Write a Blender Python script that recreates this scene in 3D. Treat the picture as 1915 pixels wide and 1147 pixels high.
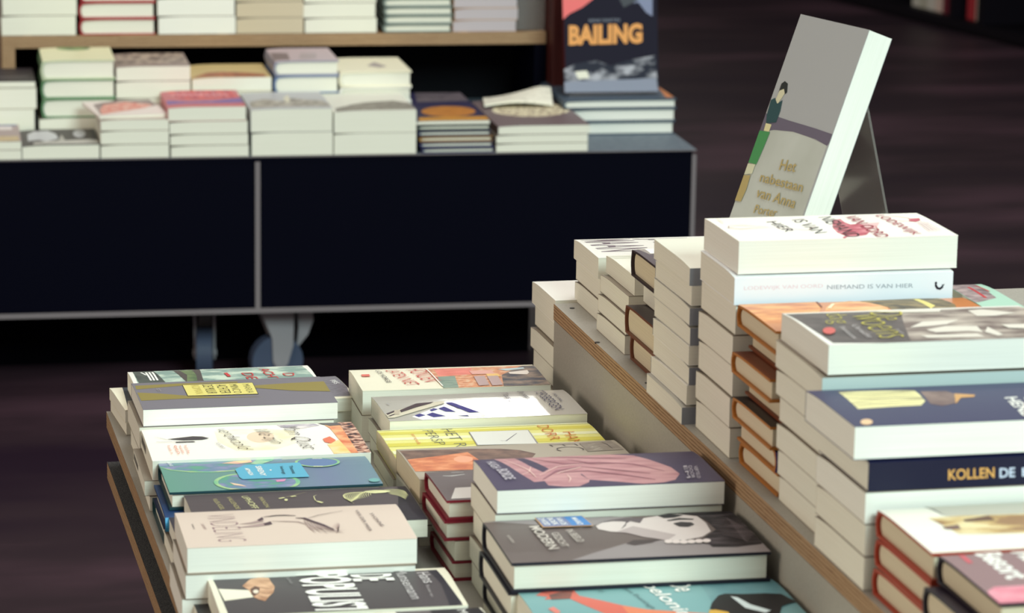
import bpy, bmesh, math, random
from mathutils import Vector, Matrix

for _o in list(bpy.data.objects): bpy.data.objects.remove(_o)
SC = bpy.context.scene
COL = SC.collection
R = math.radians
rnd = random.Random(7)

# ------------------------------------------------------------------ camera
IW, IH, FPX, PCX, PCY = 1915., 1147., 5900., 957.5, 573.5
VPX, VPY, ROLL, DIST = -385., -761., .016, 3.5
_y = Vector((VPX-PCX, -(VPY-PCY), FPX)).normalized()
_z = _y.cross(Vector((1, -ROLL, 0))).normalized()
if _z.y < 0: _z = -_z
_x = _y.cross(_z)
if _x.x < 0: _x = -_x
# rows: camera right / up / forward written in world axes (x along the shelves, y away, z up)
RIGHT, UP, FWD = Vector((_x.x, _y.x, _z.x)), Vector((_x.y, _y.y, _z.y)), Vector((_x.z, _y.z, _z.z))
def ray(px, py): return RIGHT*((px-PCX)/FPX) - UP*((py-PCY)/FPX) + FWD
CAM = -ray(199, 770)*DIST                # the table's far left corner is the origin
def atz(px, py, z):
    r = ray(px, py); return CAM + r*((z-CAM.z)/r.z)
def atx(px, py, x):
    r = ray(px, py); return CAM + r*((x-CAM.x)/r.x)
cd = bpy.data.cameras.new('camera'); cam = bpy.data.objects.new('camera', cd); COL.objects.link(cam)
m = Matrix((RIGHT, UP, -FWD)).transposed().to_4x4(); m.translation = CAM; cam.matrix_world = m
cd.sensor_fit = 'HORIZONTAL'; cd.sensor_width = 36; cd.lens = FPX/IW*36; cd.clip_start = .05; cd.clip_end = 100
cd.dof.use_dof = True; cd.dof.focus_distance = 3.35; cd.dof.aperture_fstop = 10
SC.camera = cam

# ------------------------------------------------------------------ world, lights, exposure
def lin(c): return tuple(((v/255)/12.92 if v/255 <= .04045 else ((v/255+.055)/1.055)**2.4) for v in c)
w = bpy.data.worlds.new('shop ambience'); SC.world = w; w.use_nodes = True
bg = w.node_tree.nodes['Background']; bg.inputs[0].default_value = (1, .90, .80, 1); bg.inputs[1].default_value = .24
def area(name, loc, target, size, power, col, sy=None):
    l = bpy.data.lights.new(name, 'AREA'); l.energy = power; l.color = col; l.size = size
    if sy: l.shape = 'RECTANGLE'; l.size_y = sy
    o = bpy.data.objects.new(name, l); COL.objects.link(o); o.location = loc
    o.rotation_euler = (Vector(target)-Vector(loc)).to_track_quat('-Z', 'Y').to_euler(); return o
area('window_daylight', (1.9, -6.8, 4.0), (.4, 0, 0), 2.6, 520, (.77, 1, .95), 2.2)
area('left_fill_light', (-5.0, -1.6, 1.7), (.3, -.3, .1), 2.6, 108, (1, .86, .68), 2.2)  # warm fill added to brighten the left-facing sides
area('ceiling_light', (1.0, -.2, 3.4), (.4, -.4, 0), 1.8, 60, (1, .97, .90))
area('ceiling_light_rear', (1.4, 1.6, 3.2), (1.0, 2.1, 0), 1.6, 32, (1, .96, .90))
area('rear_strip_lamp', (2.43, 9, 2.48), (.3, -.3, .06), .42, 7, (1, 1, .96), .09)
SC.view_settings.view_transform = 'Standard'; SC.view_settings.look = 'None'
SC.view_settings.exposure = 0; SC.view_settings.gamma = 1

# ------------------------------------------------------------------ materials
_mc = {}
def mat(col, rough=.45, spec=.35, key=None):
    k = (tuple(col), rough, spec)
    if k in _mc: return _mc[k]
    mt = bpy.data.materials.new('ink_%d_%d_%d' % tuple(col)); mt.use_nodes = True
    b = mt.node_tree.nodes['Principled BSDF']; b.inputs['Base Color'].default_value = (*lin(col), 1)
    b.inputs['Roughness'].default_value = rough; b.inputs['Specular IOR Level'].default_value = spec
    _mc[k] = mt; return mt
def nmat(c1, c2, scale=(40, 40, 40), rough=.45, spec=.35, lo=.35, hi=.65, detail=4, c3=None, bump=0):
    """two or three colours mixed by noise in the object's own coordinates"""
    k = ('n', tuple(c1), tuple(c2), tuple(scale), rough, spec, lo, hi, c3 and tuple(c3), bump)
    if k in _mc: return _mc[k]
    mt = bpy.data.materials.new('mottled_%d_%d_%d' % tuple(c1)); mt.use_nodes = True
    nt = mt.node_tree; b = nt.nodes['Principled BSDF']
    tc = nt.nodes.new('ShaderNodeTexCoord'); mp = nt.nodes.new('ShaderNodeMapping'); mp.inputs['Scale'].default_value = scale
    no = nt.nodes.new('ShaderNodeTexNoise'); no.inputs['Scale'].default_value = 1; no.inputs['Detail'].default_value = detail
    cr = nt.nodes.new('ShaderNodeValToRGB')
    cr.color_ramp.elements[0].position = lo; cr.color_ramp.elements[0].color = (*lin(c1), 1)
    cr.color_ramp.elements[1].position = hi; cr.color_ramp.elements[1].color = (*lin(c2), 1)
    if c3:
        e = cr.color_ramp.elements.new((lo+hi)/2); e.color = (*lin(c3), 1)
    nt.links.new(tc.outputs['Object'], mp.inputs[0]); nt.links.new(mp.outputs[0], no.inputs[0])
    nt.links.new(no.outputs[0], cr.inputs[0]); nt.links.new(cr.outputs[0], b.inputs['Base Color'])
    if bump:
        bp = nt.nodes.new('ShaderNodeBump'); bp.inputs['Strength'].default_value = bump; bp.inputs['Distance'].default_value = .002
        nt.links.new(no.outputs[0], bp.inputs['Height']); nt.links.new(bp.outputs[0], b.inputs['Normal'])
    b.inputs['Roughness'].default_value = rough; b.inputs['Specular IOR Level'].default_value = spec
    _mc[k] = mt; return mt
def gmat(stops, axis='X', length=.2, rough=.45, spec=.35):
    """printed colour gradient along a cover"""
    k = ('g', str(stops), axis, length, rough, spec)
    if k in _mc: return _mc[k]
    mt = bpy.data.materials.new('printed_gradient'); mt.use_nodes = True; nt = mt.node_tree; b = nt.nodes['Principled BSDF']
    tc = nt.nodes.new('ShaderNodeTexCoord'); sx = nt.nodes.new('ShaderNodeSeparateXYZ'); mu = nt.nodes.new('ShaderNodeMath')
    mu.operation = 'DIVIDE'; mu.inputs[1].default_value = length; cr = nt.nodes.new('ShaderNodeValToRGB')
    el = cr.color_ramp.elements
    el[0].position, el[0].color = stops[0][0], (*lin(stops[0][1]), 1); el[1].position, el[1].color = stops[-1][0], (*lin(stops[-1][1]), 1)
    for p, c in stops[1:-1]:
        e = el.new(p); e.color = (*lin(c), 1)
    nt.links.new(tc.outputs['Object'], sx.inputs[0]); nt.links.new(sx.outputs[axis], mu.inputs[0])
    nt.links.new(mu.outputs[0], cr.inputs[0]); nt.links.new(cr.outputs[0], b.inputs['Base Color'])
    b.inputs['Roughness'].default_value = rough; b.inputs['Specular IOR Level'].default_value = spec
    _mc[k] = mt; return mt
PAGE = nmat((227, 224, 210), (238, 236, 224), (6, 6, 1100), .8, .1, .25, .7, 3)
PAGE_W = nmat((232, 231, 223), (243, 242, 235), (6, 6, 1100), .8, .1, .25, .7, 3)
PAGE_T = nmat((208, 195, 170), (221, 209, 184), (6, 6, 1100), .8, .1, .25, .7, 3)
WHITE = (244, 242, 236); CREAM = (238, 233, 212)
LAM = nmat((162, 158, 150), (173, 169, 161), (500, 500, 500), .5, .3, .3, .7)
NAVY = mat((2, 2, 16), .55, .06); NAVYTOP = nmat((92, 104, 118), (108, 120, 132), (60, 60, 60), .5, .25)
ALU = mat((120, 112, 116), .5, .3)

def plywood():
    mt = bpy.data.materials.new('plywood_edge'); mt.use_nodes = True; nt = mt.node_tree; b = nt.nodes['Principled BSDF']
    tc = nt.nodes.new('ShaderNodeTexCoord'); sx = nt.nodes.new('ShaderNodeSeparateXYZ')
    mu = nt.nodes.new('ShaderNodeMath'); mu.operation = 'MULTIPLY'; mu.inputs[1].default_value = 1/.0036
    mp = nt.nodes.new('ShaderNodeMapping'); mp.inputs['Scale'].default_value = (25, 25, 260)
    no = nt.nodes.new('ShaderNodeTexNoise'); no.inputs['Scale'].default_value = 1; no.inputs['Detail'].default_value = 4
    ad = nt.nodes.new('ShaderNodeMath'); ad.operation = 'ADD'
    fr = nt.nodes.new('ShaderNodeMath'); fr.operation = 'FRACT'
    cr = nt.nodes.new('ShaderNodeValToRGB')
    E = cr.color_ramp.elements; E[0].position = .0; E[0].color = (*lin((112, 84, 62)), 1); E[1].position = 1; E[1].color = (*lin((184, 154, 120)), 1)
    for p, c in ((.28, (126, 94, 68)), (.42, (192, 164, 132)), (.72, (160, 128, 98))):
        e = E.new(p); e.color = (*lin(c), 1)
    sc = nt.nodes.new('ShaderNodeMath'); sc.operation = 'MULTIPLY'; sc.inputs[1].default_value = .7
    nt.links.new(tc.outputs['Object'], sx.inputs[0]); nt.links.new(tc.outputs['Object'], mp.inputs[0]); nt.links.new(mp.outputs[0], no.inputs[0])
    nt.links.new(sx.outputs['Z'], mu.inputs[0]); nt.links.new(no.outputs[0], sc.inputs[0]); nt.links.new(mu.outputs[0], ad.inputs[0]); nt.links.new(sc.outputs[0], ad.inputs[1])
    nt.links.new(ad.outputs[0], fr.inputs[0]); nt.links.new(fr.outputs[0], cr.inputs[0]); nt.links.new(cr.outputs[0], b.inputs['Base Color'])
    b.inputs['Roughness'].default_value = .7; b.inputs['Specular IOR Level'].default_value = .15
    return mt
PLY = plywood()
def clear(col=(1, 1, 1), rough=.03):
    mt = bpy.data.materials.new('clear_acrylic'); mt.use_nodes = True; b = mt.node_tree.nodes['Principled BSDF']
    b.inputs['Base Color'].default_value = (*col, 1); b.inputs['Roughness'].default_value = rough
    b.inputs['Transmission Weight'].default_value = .72; b.inputs['IOR'].default_value = 1.45
    return mt
ACRYL = clear((.50, .46, .44), .12)

# ------------------------------------------------------------------ objects
def link(name, me, mats, parent=None):
    o = bpy.data.objects.new(name, me); COL.objects.link(o)
    for x in mats: me.materials.append(x)
    if parent: o.parent = parent
    return o
def empty(name, loc, rz=0):
    o = bpy.data.objects.new(name, None); COL.objects.link(o); o.location = loc; o.rotation_euler = (0, 0, rz); o.empty_display_size = .02; return o
def tag(o, label=None, cat=None, group=None, kind=None):
    for k, v in (('label', label), ('category', cat), ('group', group), ('kind', kind)):
        if v: o[k] = v
    return o
class MB:
    """collects boxes, prisms and tubes into one mesh"""
    def __init__(s): s.v = []; s.f = []; s.mi = []
    def add(s, vs, fs, mi=0):
        n = len(s.v); s.v += [tuple(a) for a in vs]; s.f += [[i+n for i in f] for f in fs]; s.mi += [mi]*len(fs)
    def box(s, x0, x1, y0, y1, z0, z1, mi=0, sides=None):
        vs = [(x, y, z) for x in (x0, x1) for y in (y0, y1) for z in (z0, z1)]
        fs = [(0, 1, 3, 2), (4, 6, 7, 5), (0, 4, 5, 1), (2, 3, 7, 6), (0, 2, 6, 4), (1, 5, 7, 3)]   # -x +x -y +y -z +z
        n = len(s.v); s.v += vs
        for i, f in enumerate(fs):
            s.f.append([a+n for a in f]); s.mi.append(sides.get(('-x', '+x', '-y', '+y', '-z', '+z')[i], mi) if sides else mi)
    def prism(s, prof, x0, x1, mi=0, f3=None):
        """profile in (y, z) drawn along x"""
        n = len(prof); f3 = f3 or (lambda x, y, z: (x, y, z))
        vs = [f3(x0, *p) for p in prof]+[f3(x1, *p) for p in prof]
        fs = [list(range(n))[::-1], [i+n for i in range(n)]]+[[i, (i+1) % n, (i+1) % n+n, i+n] for i in range(n)]
        s.add(vs, fs, mi)
    def tube(s, a, b, r, n=16, mi=0, r2=None):
        a, b = Vector(a), Vector(b); d = (b-a).normalized(); u = d.orthogonal().normalized(); q = d.cross(u); r2 = r if r2 is None else r2
        vs = [a+(u*math.cos(2*math.pi*i/n)+q*math.sin(2*math.pi*i/n))*r for i in range(n)]+[b+(u*math.cos(2*math.pi*i/n)+q*math.sin(2*math.pi*i/n))*r2 for i in range(n)]
        s.add(vs, [list(range(n))[::-1], [i+n for i in range(n)]]+[[i, (i+1) % n, (i+1) % n+n, i+n] for i in range(n)], mi)
    def mesh(s, name, bevel=0):
        me = bpy.data.meshes.new(name); me.from_pydata(s.v, [], s.f); me.polygons.foreach_set('material_index', s.mi)
        bm = bmesh.new(); bm.from_mesh(me); bmesh.ops.recalc_face_normals(bm, faces=bm.faces)
        if bevel: bmesh.ops.bevel(bm, geom=bm.edges[:], offset=bevel, segments=1, affect='EDGES', clamp_overlap=True)
        bm.to_mesh(me); bm.free(); me.update(); return me
    def build(s, name, mats, parent=None, bevel=0): return link(name, s.mesh(name, bevel), mats if isinstance(mats, (list, tuple)) else [mats], parent)

def text_mesh(st, bold=0., shear=0.):
    cu = bpy.data.curves.new('t', 'FONT'); cu.body = st; cu.size = 1; cu.offset = bold; cu.shear = shear; cu.resolution_u = 3; cu.fill_mode = 'FRONT'
    o = bpy.data.objects.new('t', cu); COL.objects.link(o)
    dg = bpy.context.evaluated_depsgraph_get(); me = bpy.data.meshes.new_from_object(o.evaluated_get(dg))
    vs = [v.co.copy() for v in me.vertices]; fs = [list(p.vertices) for p in me.polygons]
    bpy.data.objects.remove(o); bpy.data.curves.remove(cu); bpy.data.meshes.remove(me)
    return vs, fs

class Art:
    """ink on a cover: everything lies in the cover's own surface. zoom() turns photo-crop coordinates into pixels,
    which are carried onto the cover's plane and kept as lengths along the cover."""
    def __init__(s, M, L, Wd, T, plane='top'):
        s.inv = M.inverted(); s.M = M; s.L, s.W, s.T, s.plane = L, Wd, T, plane
        s.items = []; s.x0 = s.y0 = 0; s.s = 1; s.lay = 1
    def zoom(s, x0, y0, k): s.x0, s.y0, s.s = x0, y0, k; return s
    def on(s, plane): s.plane = plane; return s
    def p(s, px, py):
        r = s.inv.to_3x3() @ ray(s.x0+px/s.s, s.y0+py/s.s); o = s.inv @ CAM
        if s.plane == 'top':
            q = o+r*((s.T-o.z)/r.z); return Vector((q.x, q.y))
        q = o+r*((0-o.y)/r.y); return Vector((q.x, q.z))
    def raw(s, vs, fs, m, up=1):
        s.items.append((vs, fs, m, s.lay, s.plane)); s.lay += up
    def poly(s, m, pts):
        s.raw([s.p(*q) for q in pts], [list(range(len(pts)))], m)
    def ell(s, m, cx, cy, rx, ry, n=28, rin=None, ang=0):
        c, a, b = s.p(cx, cy), s.p(cx+rx, cy), s.p(cx, cy+ry); u, v = a-c, b-c
        P = [c+u*math.cos(2*math.pi*i/n+ang)+v*math.sin(2*math.pi*i/n+ang) for i in range(n)]
        if rin is None: s.raw(P, [list(range(n))], m)
        else:
            Q = [c+(q-c)*rin for q in P]; s.raw(P+Q, [[i, (i+1) % n, (i+1) % n+n, i+n] for i in range(n)], m)
    def line(s, m, wd, pts, px=True, up=1):
        P = [s.p(*q) for q in pts] if px else [Vector(q) for q in pts]
        vs, fs = [], []
        for i, q in enumerate(P):
            d = (P[min(i+1, len(P)-1)]-P[max(i-1, 0)]).normalized(); n = Vector((-d.y, d.x))
            k = wd*.5*(1 if 0 < i < len(P)-1 or len(P) == 2 else .45); vs += [q+n*k, q-n*k]
        for i in range(len(P)-1): fs.append([2*i, 2*i+1, 2*i+3, 2*i+2])
        s.raw(vs, fs, m, up)
    def bez(s, m, wd, a, b, c, n=9, up=0):
        s.line(m, wd, [((1-t)**2*a[0]+2*t*(1-t)*b[0]+t*t*c[0], (1-t)**2*a[1]+2*t*(1-t)*b[1]+t*t*c[1]) for t in [i/n for i in range(n+1)]], up=up)
    def text(s, st, BL, BR, TL, m, bold=0., shear=0.):
        vs, fs = text_mesh(st, bold, shear)
        if not vs: return
        x0, x1 = min(v.x for v in vs), max(v.x for v in vs); y0, y1 = min(v.y for v in vs), max(v.y for v in vs)
        o, a, b = s.p(*BL), s.p(*BR), s.p(*TL)
        s.raw([o+(a-o)*((v.x-x0)/(x1-x0))+(b-o)*((v.y-y0)/(y1-y0)) for v in vs], fs, m)
    def into(s, mb_mesh, mats, drop, flip, breaks, eps=.00009):
        """merge the ink into the cover mesh, cut at the cover's bends and clipped to its outline"""
        bm = bmesh.new(); bm.from_mesh(mb_mesh)
        for vs, fs, m, lay, plane in s.items:
            if m not in mats: mats.append(m)
            mi = mats.index(m); H = s.W if plane == 'top' else s.T
            b2 = bmesh.new(); V = [b2.verts.new((v.x, v.y, 0)) for v in vs]
            for f in fs:
                try: b2.faces.new([V[i] for i in f])
                except ValueError: pass
            big = [f for f in b2.faces if len(f.verts) > 4]
            if big: bmesh.ops.triangulate(b2, faces=big)
            for co, no, clr in [((.0004, 0, 0), (1, 0, 0), 1), ((s.L-.0004, 0, 0), (-1, 0, 0), 1), ((0, .0004, 0), (0, 1, 0), 1), ((0, H-.0004, 0), (0, -1, 0), 1)]:
                bmesh.ops.bisect_plane(b2, geom=b2.verts[:]+b2.edges[:]+b2.faces[:], plane_co=co, plane_no=no, clear_inner=True)
            if plane == 'top':
                for y in breaks: bmesh.ops.bisect_plane(b2, geom=b2.verts[:]+b2.edges[:]+b2.faces[:], plane_co=(0, y, 0), plane_no=(0, 1, 0))
            idx = {}
            for v in b2.verts:
                idx[v] = bm.verts.new((v.co.x, v.co.y, s.T-drop(v.co.y)+eps*lay) if plane == 'top' else (v.co.x, -eps*lay, v.co.y))
            for f in b2.faces:
                nf = bm.faces.new([idx[v] for v in f.verts]); nf.material_index = mi
                nf.normal_update()
                if (nf.normal.z if plane == 'top' else -nf.normal.y) < 0: nf.normal_flip()
            b2.free()
        bm.to_mesh(mb_mesh); bm.free()

def book(M, L, W, T, cover=WHITE, kind='paper', flip=False, art=None, page=None, spine=None, board=None, label='', group=None,
         rough=.45, spec=.35, name=None, bow=.0024, ticks=False):
    """M: near-left base corner frame. x tail to head, y fore-edge to spine, z up. flip puts the spine on the near side."""
    page = page or PAGE
    root = empty(name or ('hardcover_book' if kind == 'hard' else 'paperback_book'), M.translation, 0)
    root.rotation_euler = M.to_euler()
    cm = cover if not isinstance(cover, tuple) else mat(cover, rough, spec)
    sm = cm if spine is None else (mat(spine, rough, spec) if isinstance(spine, tuple) else spine)
    s2y = (lambda s_: s_) if flip else (lambda s_: W-s_)      # s: distance from the spine
    bs = [0, .04*W, .09*W, .16*W, .25*W, .36*W]
    bow = min(bow, T*.12)
    def dr(s_): return bow*max(0, 1-s_/(.36*W))**2
    def drop(y): return dr(y if flip else W-y)
    mats = [cm]
    if sm not in mats: mats.append(sm)
    si = mats.index(sm)
    cov, blk = MB(), MB()
    if kind != 'hard':
        c = .0005
        outer = [(W, T)]+[(b, T-dr(b)) for b in bs[::-1]]+[(0, 0), (W, 0)]
        inner = [(W, T-c)]+[(b if b else c, T-dr(b)-c) for b in bs[::-1]]+[(c, c), (W, c)]
        n = len(outer); fs = []
        vs = [(x, s2y(a), z) for x in (0, L) for (a, z) in outer]+[(x, s2y(a), z) for x in (0, L) for (a, z) in inner]
        for i in range(n-1):
            q = si if i == n-3 else 0
            cov.add([vs[i], vs[i+1], vs[i+1+n], vs[i+n]], [(0, 1, 2, 3)], q)                       # outside
            cov.add([vs[2*n+i], vs[2*n+i+1], vs[3*n+i+1], vs[3*n+i]], [(0, 1, 2, 3)], q)           # inside
            cov.add([vs[i], vs[i+1], vs[2*n+i+1], vs[2*n+i]], [(0, 1, 2, 3)], q)                   # tail edge
            cov.add([vs[n+i], vs[n+i+1], vs[3*n+i+1], vs[3*n+i]], [(0, 1, 2, 3)], q)               # head edge
        for i in (0, n-1): cov.add([vs[i], vs[n+i], vs[3*n+i], vs[2*n+i]], [(0, 1, 2, 3)], 0)
        e = .00025
        prof = [(s2y(W-e), T-c-.0001)]+[(s2y(b if b else c), T-dr(b)-c-.0001) for b in bs[::-1]]+[(s2y(c), c), (s2y(W-e), c)]
        blk.prism(prof, e, L-e)
        me = cov.mesh('cover')
        bmm = bmesh.new(); bmm.from_mesh(me); bmesh.ops.remove_doubles(bmm, verts=bmm.verts, dist=1e-6); bmesh.ops.recalc_face_normals(bmm, faces=bmm.faces); bmm.to_mesh(me); bmm.free()
    else:
        c = .0024; ov = .003; bo = .0035
        bm_ = mat(board, .5, .3) if board else sm
        if bm_ not in mats: mats.append(bm_)
        bi = mats.index(bm_)
        def arc(r0, k=6): return [(r0*(1-math.sin(math.pi*i/k)), (T-bow)*(1-i/k)) for i in range(1, k)]
        # boards + rounded spine as one C-shaped case
        outer = [(W, T)]+[(b, T-dr(b)) for b in bs[::-1][:-1]]+[(.003, T-bow)]+[(bo*(1-math.sin(math.pi*i/6)), (T-bow)*(1-i/6)) for i in range(1, 6)]+[(.003, 0), (W, 0)]
        inner = [(W, T-c)]+[(b, T-dr(b)-c) for b in bs[::-1][:-1]]+[(.0075, T-bow-c)]+[(.003+bo*(1-math.sin(math.pi*i/6)), c+(T-bow-2*c)*(1-i/6)) for i in range(1, 6)]+[(.0075, c), (W, c)]
        n = len(outer)
        vs = [(x, s2y(a), z) for x in (0, L) for (a, z) in outer]+[(x, s2y(a), z) for x in (0, L) for (a, z) in inner]
        for i in range(n-1):
            q = si if 5 < i < n-2 else 0
            cov.add([vs[i], vs[i+1], vs[i+1+n], vs[i+n]], [(0, 1, 2, 3)], q)
            cov.add([vs[2*n+i], vs[2*n+i+1], vs[3*n+i+1], vs[3*n+i]], [(0, 1, 2, 3)], bi)
            cov.add([vs[i], vs[i+1], vs[2*n+i+1], vs[2*n+i]], [(0, 1, 2, 3)], bi)
            cov.add([vs[n+i], vs[n+i+1], vs[3*n+i+1], vs[3*n+i]], [(0, 1, 2, 3)], bi)
        for i in (0, n-1): cov.add([vs[i], vs[n+i], vs[3*n+i], vs[2*n+i]], [(0, 1, 2, 3)], bi)
        prof = [(s2y(W-ov), T-c-.0002)]+[(s2y(b), T-dr(b)-c-.0002) for b in bs[::-1][:-1]]+[(s2y(.009), T-bow-c-.0002)]+ \
               [(s2y(.004+bo*(1-math.sin(math.pi*i/6))), c+(T-bow-2*c)*(1-i/6)) for i in range(1, 6)]+[(s2y(.009), c+.0001), (s2y(W-ov), c+.0001)]
        blk.prism(prof, ov, L-ov)
        me = cov.mesh('cover')
        bmm = bmesh.new(); bmm.from_mesh(me); bmesh.ops.remove_doubles(bmm, verts=bmm.verts, dist=1e-6); bmesh.ops.recalc_face_normals(bmm, faces=bmm.faces); bmm.to_mesh(me); bmm.free()
    if art:
        A = Art(M, L, W, T); art(A); A.into(me, mats, drop, flip, [s2y(b) for b in bs])
    link('cover', me, mats, root)
    pm = [page]
    if ticks:
        pm.append(mat((30, 26, 30)))
        for i in range(9):
            y = W*.95-.0056*i; blk.add([(-.0001, y, T*.3), (-.0001, y-.003, T*.3), (-.0001, y-.003, T*.72), (-.0001, y, T*.72)], [(0, 1, 2, 3)], 1)
    blk.build('page_block', pm, root)
    tag(root, label, 'book', group)
    return root

def frame(NL, rot): return Matrix.Translation(NL) @ Matrix.Rotation(R(rot), 4, 'Z')
ORD = ['top', 'second', 'third', 'fourth', 'fifth', 'sixth', 'seventh', 'eighth', 'ninth']
def stackw(P, ztop, base, rot, L, W, layers, short, group, NF=None):
    """first layer is the one whose cover shows; the rest fill down to the surface"""
    rest = sum(l['T'] for l in layers[1:]); T0 = layers[0]['T'] if rest else ztop-base
    k = (ztop-T0-base)/rest if rest else 1; z = ztop
    for i, l in enumerate(layers):
        l = dict(l); T = l.pop('T')*k if i else T0
        if not i: l.pop('T', 0)
        z -= T; dx, dy, dr_ = l.pop('dx', 0), l.pop('dy', 0), l.pop('rot', 0); Wi, Li = l.pop('W', W), l.pop('L', L)
        M = Matrix.Translation((P[0], P[1], z)) @ Matrix.Rotation(R(rot+dr_), 4, 'Z') @ Matrix.Translation((dx, dy, 0))
        if NF is not None: M = NF @ M
        look = l.pop('look', 'cream-paged paperback')
        if i and 'cover' not in l: l['cover'] = (146, 135, 122); l.setdefault('spine', (226, 222, 210))
        book(M, Li, Wi, T-.0003, label=l.pop('label', None) or '%s, %s from top of stack under %s' % (look, ORD[i], short), group=group, **l)
def stack(NLpx, ztop, base, rot, L, W, layers, short, group):
    P = atz(*NLpx, ztop); stackw((P.x, P.y), ztop, base, rot, L, W, layers, short, group)

# ------------------------------------------------------------------ the room floor
FLOOR = -.535
mb = MB(); mb.box(-9, 16, -9, 22, FLOOR-.05, FLOOR)
flr = mb.build('floor', [nmat((36, 22, 36), (82, 58, 70), (1.1, 3.2, 1), .5, .16, .3, .72, 6, (50, 36, 44))]); tag(flr, kind='structure')

# ------------------------------------------------------------------ the front display table with its raised shelf
RX, RZ, RY = .488, .125, -.083
t = empty('display_table', (0, 0, FLOOR)); O = Vector((0, 0, -FLOOR))
tag(t, 'plywood display table with grey laminate top carrying the nearest rows of books', 'table')
def part(name, mats, boxes, parent=t, off=O, bevel=0):
    q = MB()
    for b in boxes:
        q.box(*b[:6], mi=b[6] if len(b) > 6 else 0, sides=b[7] if len(b) > 7 else None)
    o = q.build(name, mats, parent, bevel); o.location = off; return o
part('tabletop', [LAM, PLY], [(0, 1.16, -2.2, 0, -.018, 0, 1, {'+z': 0, '-z': 0})])
part('lower_board', [nmat((58, 60, 66), (112, 112, 112), (900, 900, 900), .8, .1, .4, .6), PLY], [(0, 1.16, -2.2, 0, -.077, -.058, 1, {'+z': 0})])
part('frame', [mat((10, 10, 14), .7, .1)], [(.014, 1.14, -2.18, -.014, -.058, -.018), (.42, .8, -1.6, -.5, FLOOR+.05, -.077)])
part('foot', [mat((20, 20, 24), .7, .1)], [(.36, .86, -1.66, -.44, FLOOR, FLOOR+.05)])
sh = empty('raised_shelf', (RX, RY, 0)); O2 = Vector((-RX, -RY, 0))
tag(sh, 'grey laminate shelf box with bare plywood edge raising the right-hand book stacks', 'shelf')
part('shelf_top', [LAM, PLY], [(RX, 1.14, -2.2, RY, RZ-.018, RZ, 1, {'+z': 0, '-z': 0})], sh, O2)
part('side_panel', [LAM, PLY], [(RX+.0006, RX+.018, -2.2, RY-.0006, .0002, RZ-.018, 0, {'+y': 1})], sh, O2)
part('back_panel', [LAM], [(RX+.018, 1.12, RY-.019, RY-.001, .0002, RZ-.018)], sh, O2)
q = MB()
for px, py in ((1070, 577), (1117, 641), (1211, 717)):
    c = atz(px, py, RZ); q.tube((c.x, c.y, RZ-.001), (c.x, c.y, RZ+.0006), .0028)
q.build('screw_plug', [mat((40, 38, 40))], sh).location = O2

# ------------------------------------------------------------------ cover art
BLK = mat((28, 26, 32)); INK = mat((58, 50, 62)); RED = mat((205, 70, 72)); PNK = mat((226, 150, 150)); WHT = mat((250, 250, 246)); GRY = mat((150, 148, 150))
def art_dark(a):
    a.zoom(230, 670, 4.671)
    a.poly(nmat((26, 36, 48), (44, 58, 72), (90, 90, 90)), [(-12, 225), (300, 215), (360, 330), (45, 440), ])
    a.poly(nmat((112, 108, 118), (132, 128, 138), (200, 200, 200)), [(320, 205), (1000, 165), (1905, 115), (1985, 330), (1200, 370), (400, 400)])
    a.text('PBS', (1805, 195), (1850, 228), (1850, 188), WHT)
def art_green(a):
    a.zoom(230, 670, 4.671)
    sky = nmat((138, 165, 158), (206, 222, 206), (35, 60, 1), .45, .35, .45, .62, 5)
    a.poly(sky, [(82, 104), (1562, 53), (1760, 260), (160, 300)])
    a.poly(nmat((60, 68, 66), (96, 104, 98), (60, 60, 60)), [(82, 104), (262, 97), (360, 200), (410, 260), (200, 300), (130, 205)])
    a.poly(mat((84, 78, 76)), [(435, 98), (670, 84), (700, 190), (760, 260), (620, 270), (500, 160)])
    a.poly(nmat((84, 108, 76), (120, 138, 96), (80, 80, 80)), [(490, 96), (600, 90), (640, 150), (660, 250), (560, 260), (560, 150)])
    for x in (155, 198, 226, 255): a.line(WHT, .0022, [(x, 118), (x+48, 200 if x > 160 else 150)])
    a.text('DE', (1030, 135), (1090, 190), (1125, 132), RED); a.text('ACHT', (1182, 92), (1290, 200), (1270, 88), RED, .01); a.text('D', (1392, 140), (1410, 165), (1490, 136), RED)
    a.line(RED, .004, [(895, 135), (930, 168)])
def art_gray(a):
    a.zoom(230, 670, 4.671); ol = mat((146, 132, 72))
    a.poly(ol, [(104, 236), (480, 214), (1000, 196), (1000, 212), (700, 218), (520, 238), (116, 274)])
    a.poly(ol, [(124, 303), (330, 311), (560, 330), (900, 340), (1250, 338), (560, 354), (160, 374)])
    a.poly(ol, [(1130, 242), (1450, 219), (1768, 203), (1812, 292), (1500, 287), (1150, 262)])
    a.poly(mat((46, 42, 40)), [(516, 233), (1132, 212), (1184, 318), (564, 336)])
    a.poly(mat((232, 220, 128)), [(521, 236), (1129, 215), (1178, 315), (568, 332)])
    k = mat((70, 66, 54)); pale = mat((206, 192, 110))
    for st, x, mm, h in (('MARIA', 1040, k, 60), ('MINCO', 925, k, 68), ('ACHTER', 808, k, 92), ('DE MUUR', 690, k, 88), ('ROMAN', 590, pale, 70)):
        a.text(st, (x, 240-(x-590)*.02), (x+48, 318-(x-590)*.02), (x+h, 238-(x-590)*.02), mm, -.014)
    a.text('uitgever', (285, 272), (305, 298), (300, 272), mat((166, 160, 160))); a.text('amsterdam', (305, 272), (325, 298), (322, 272), mat((166, 160, 160)))
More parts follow.
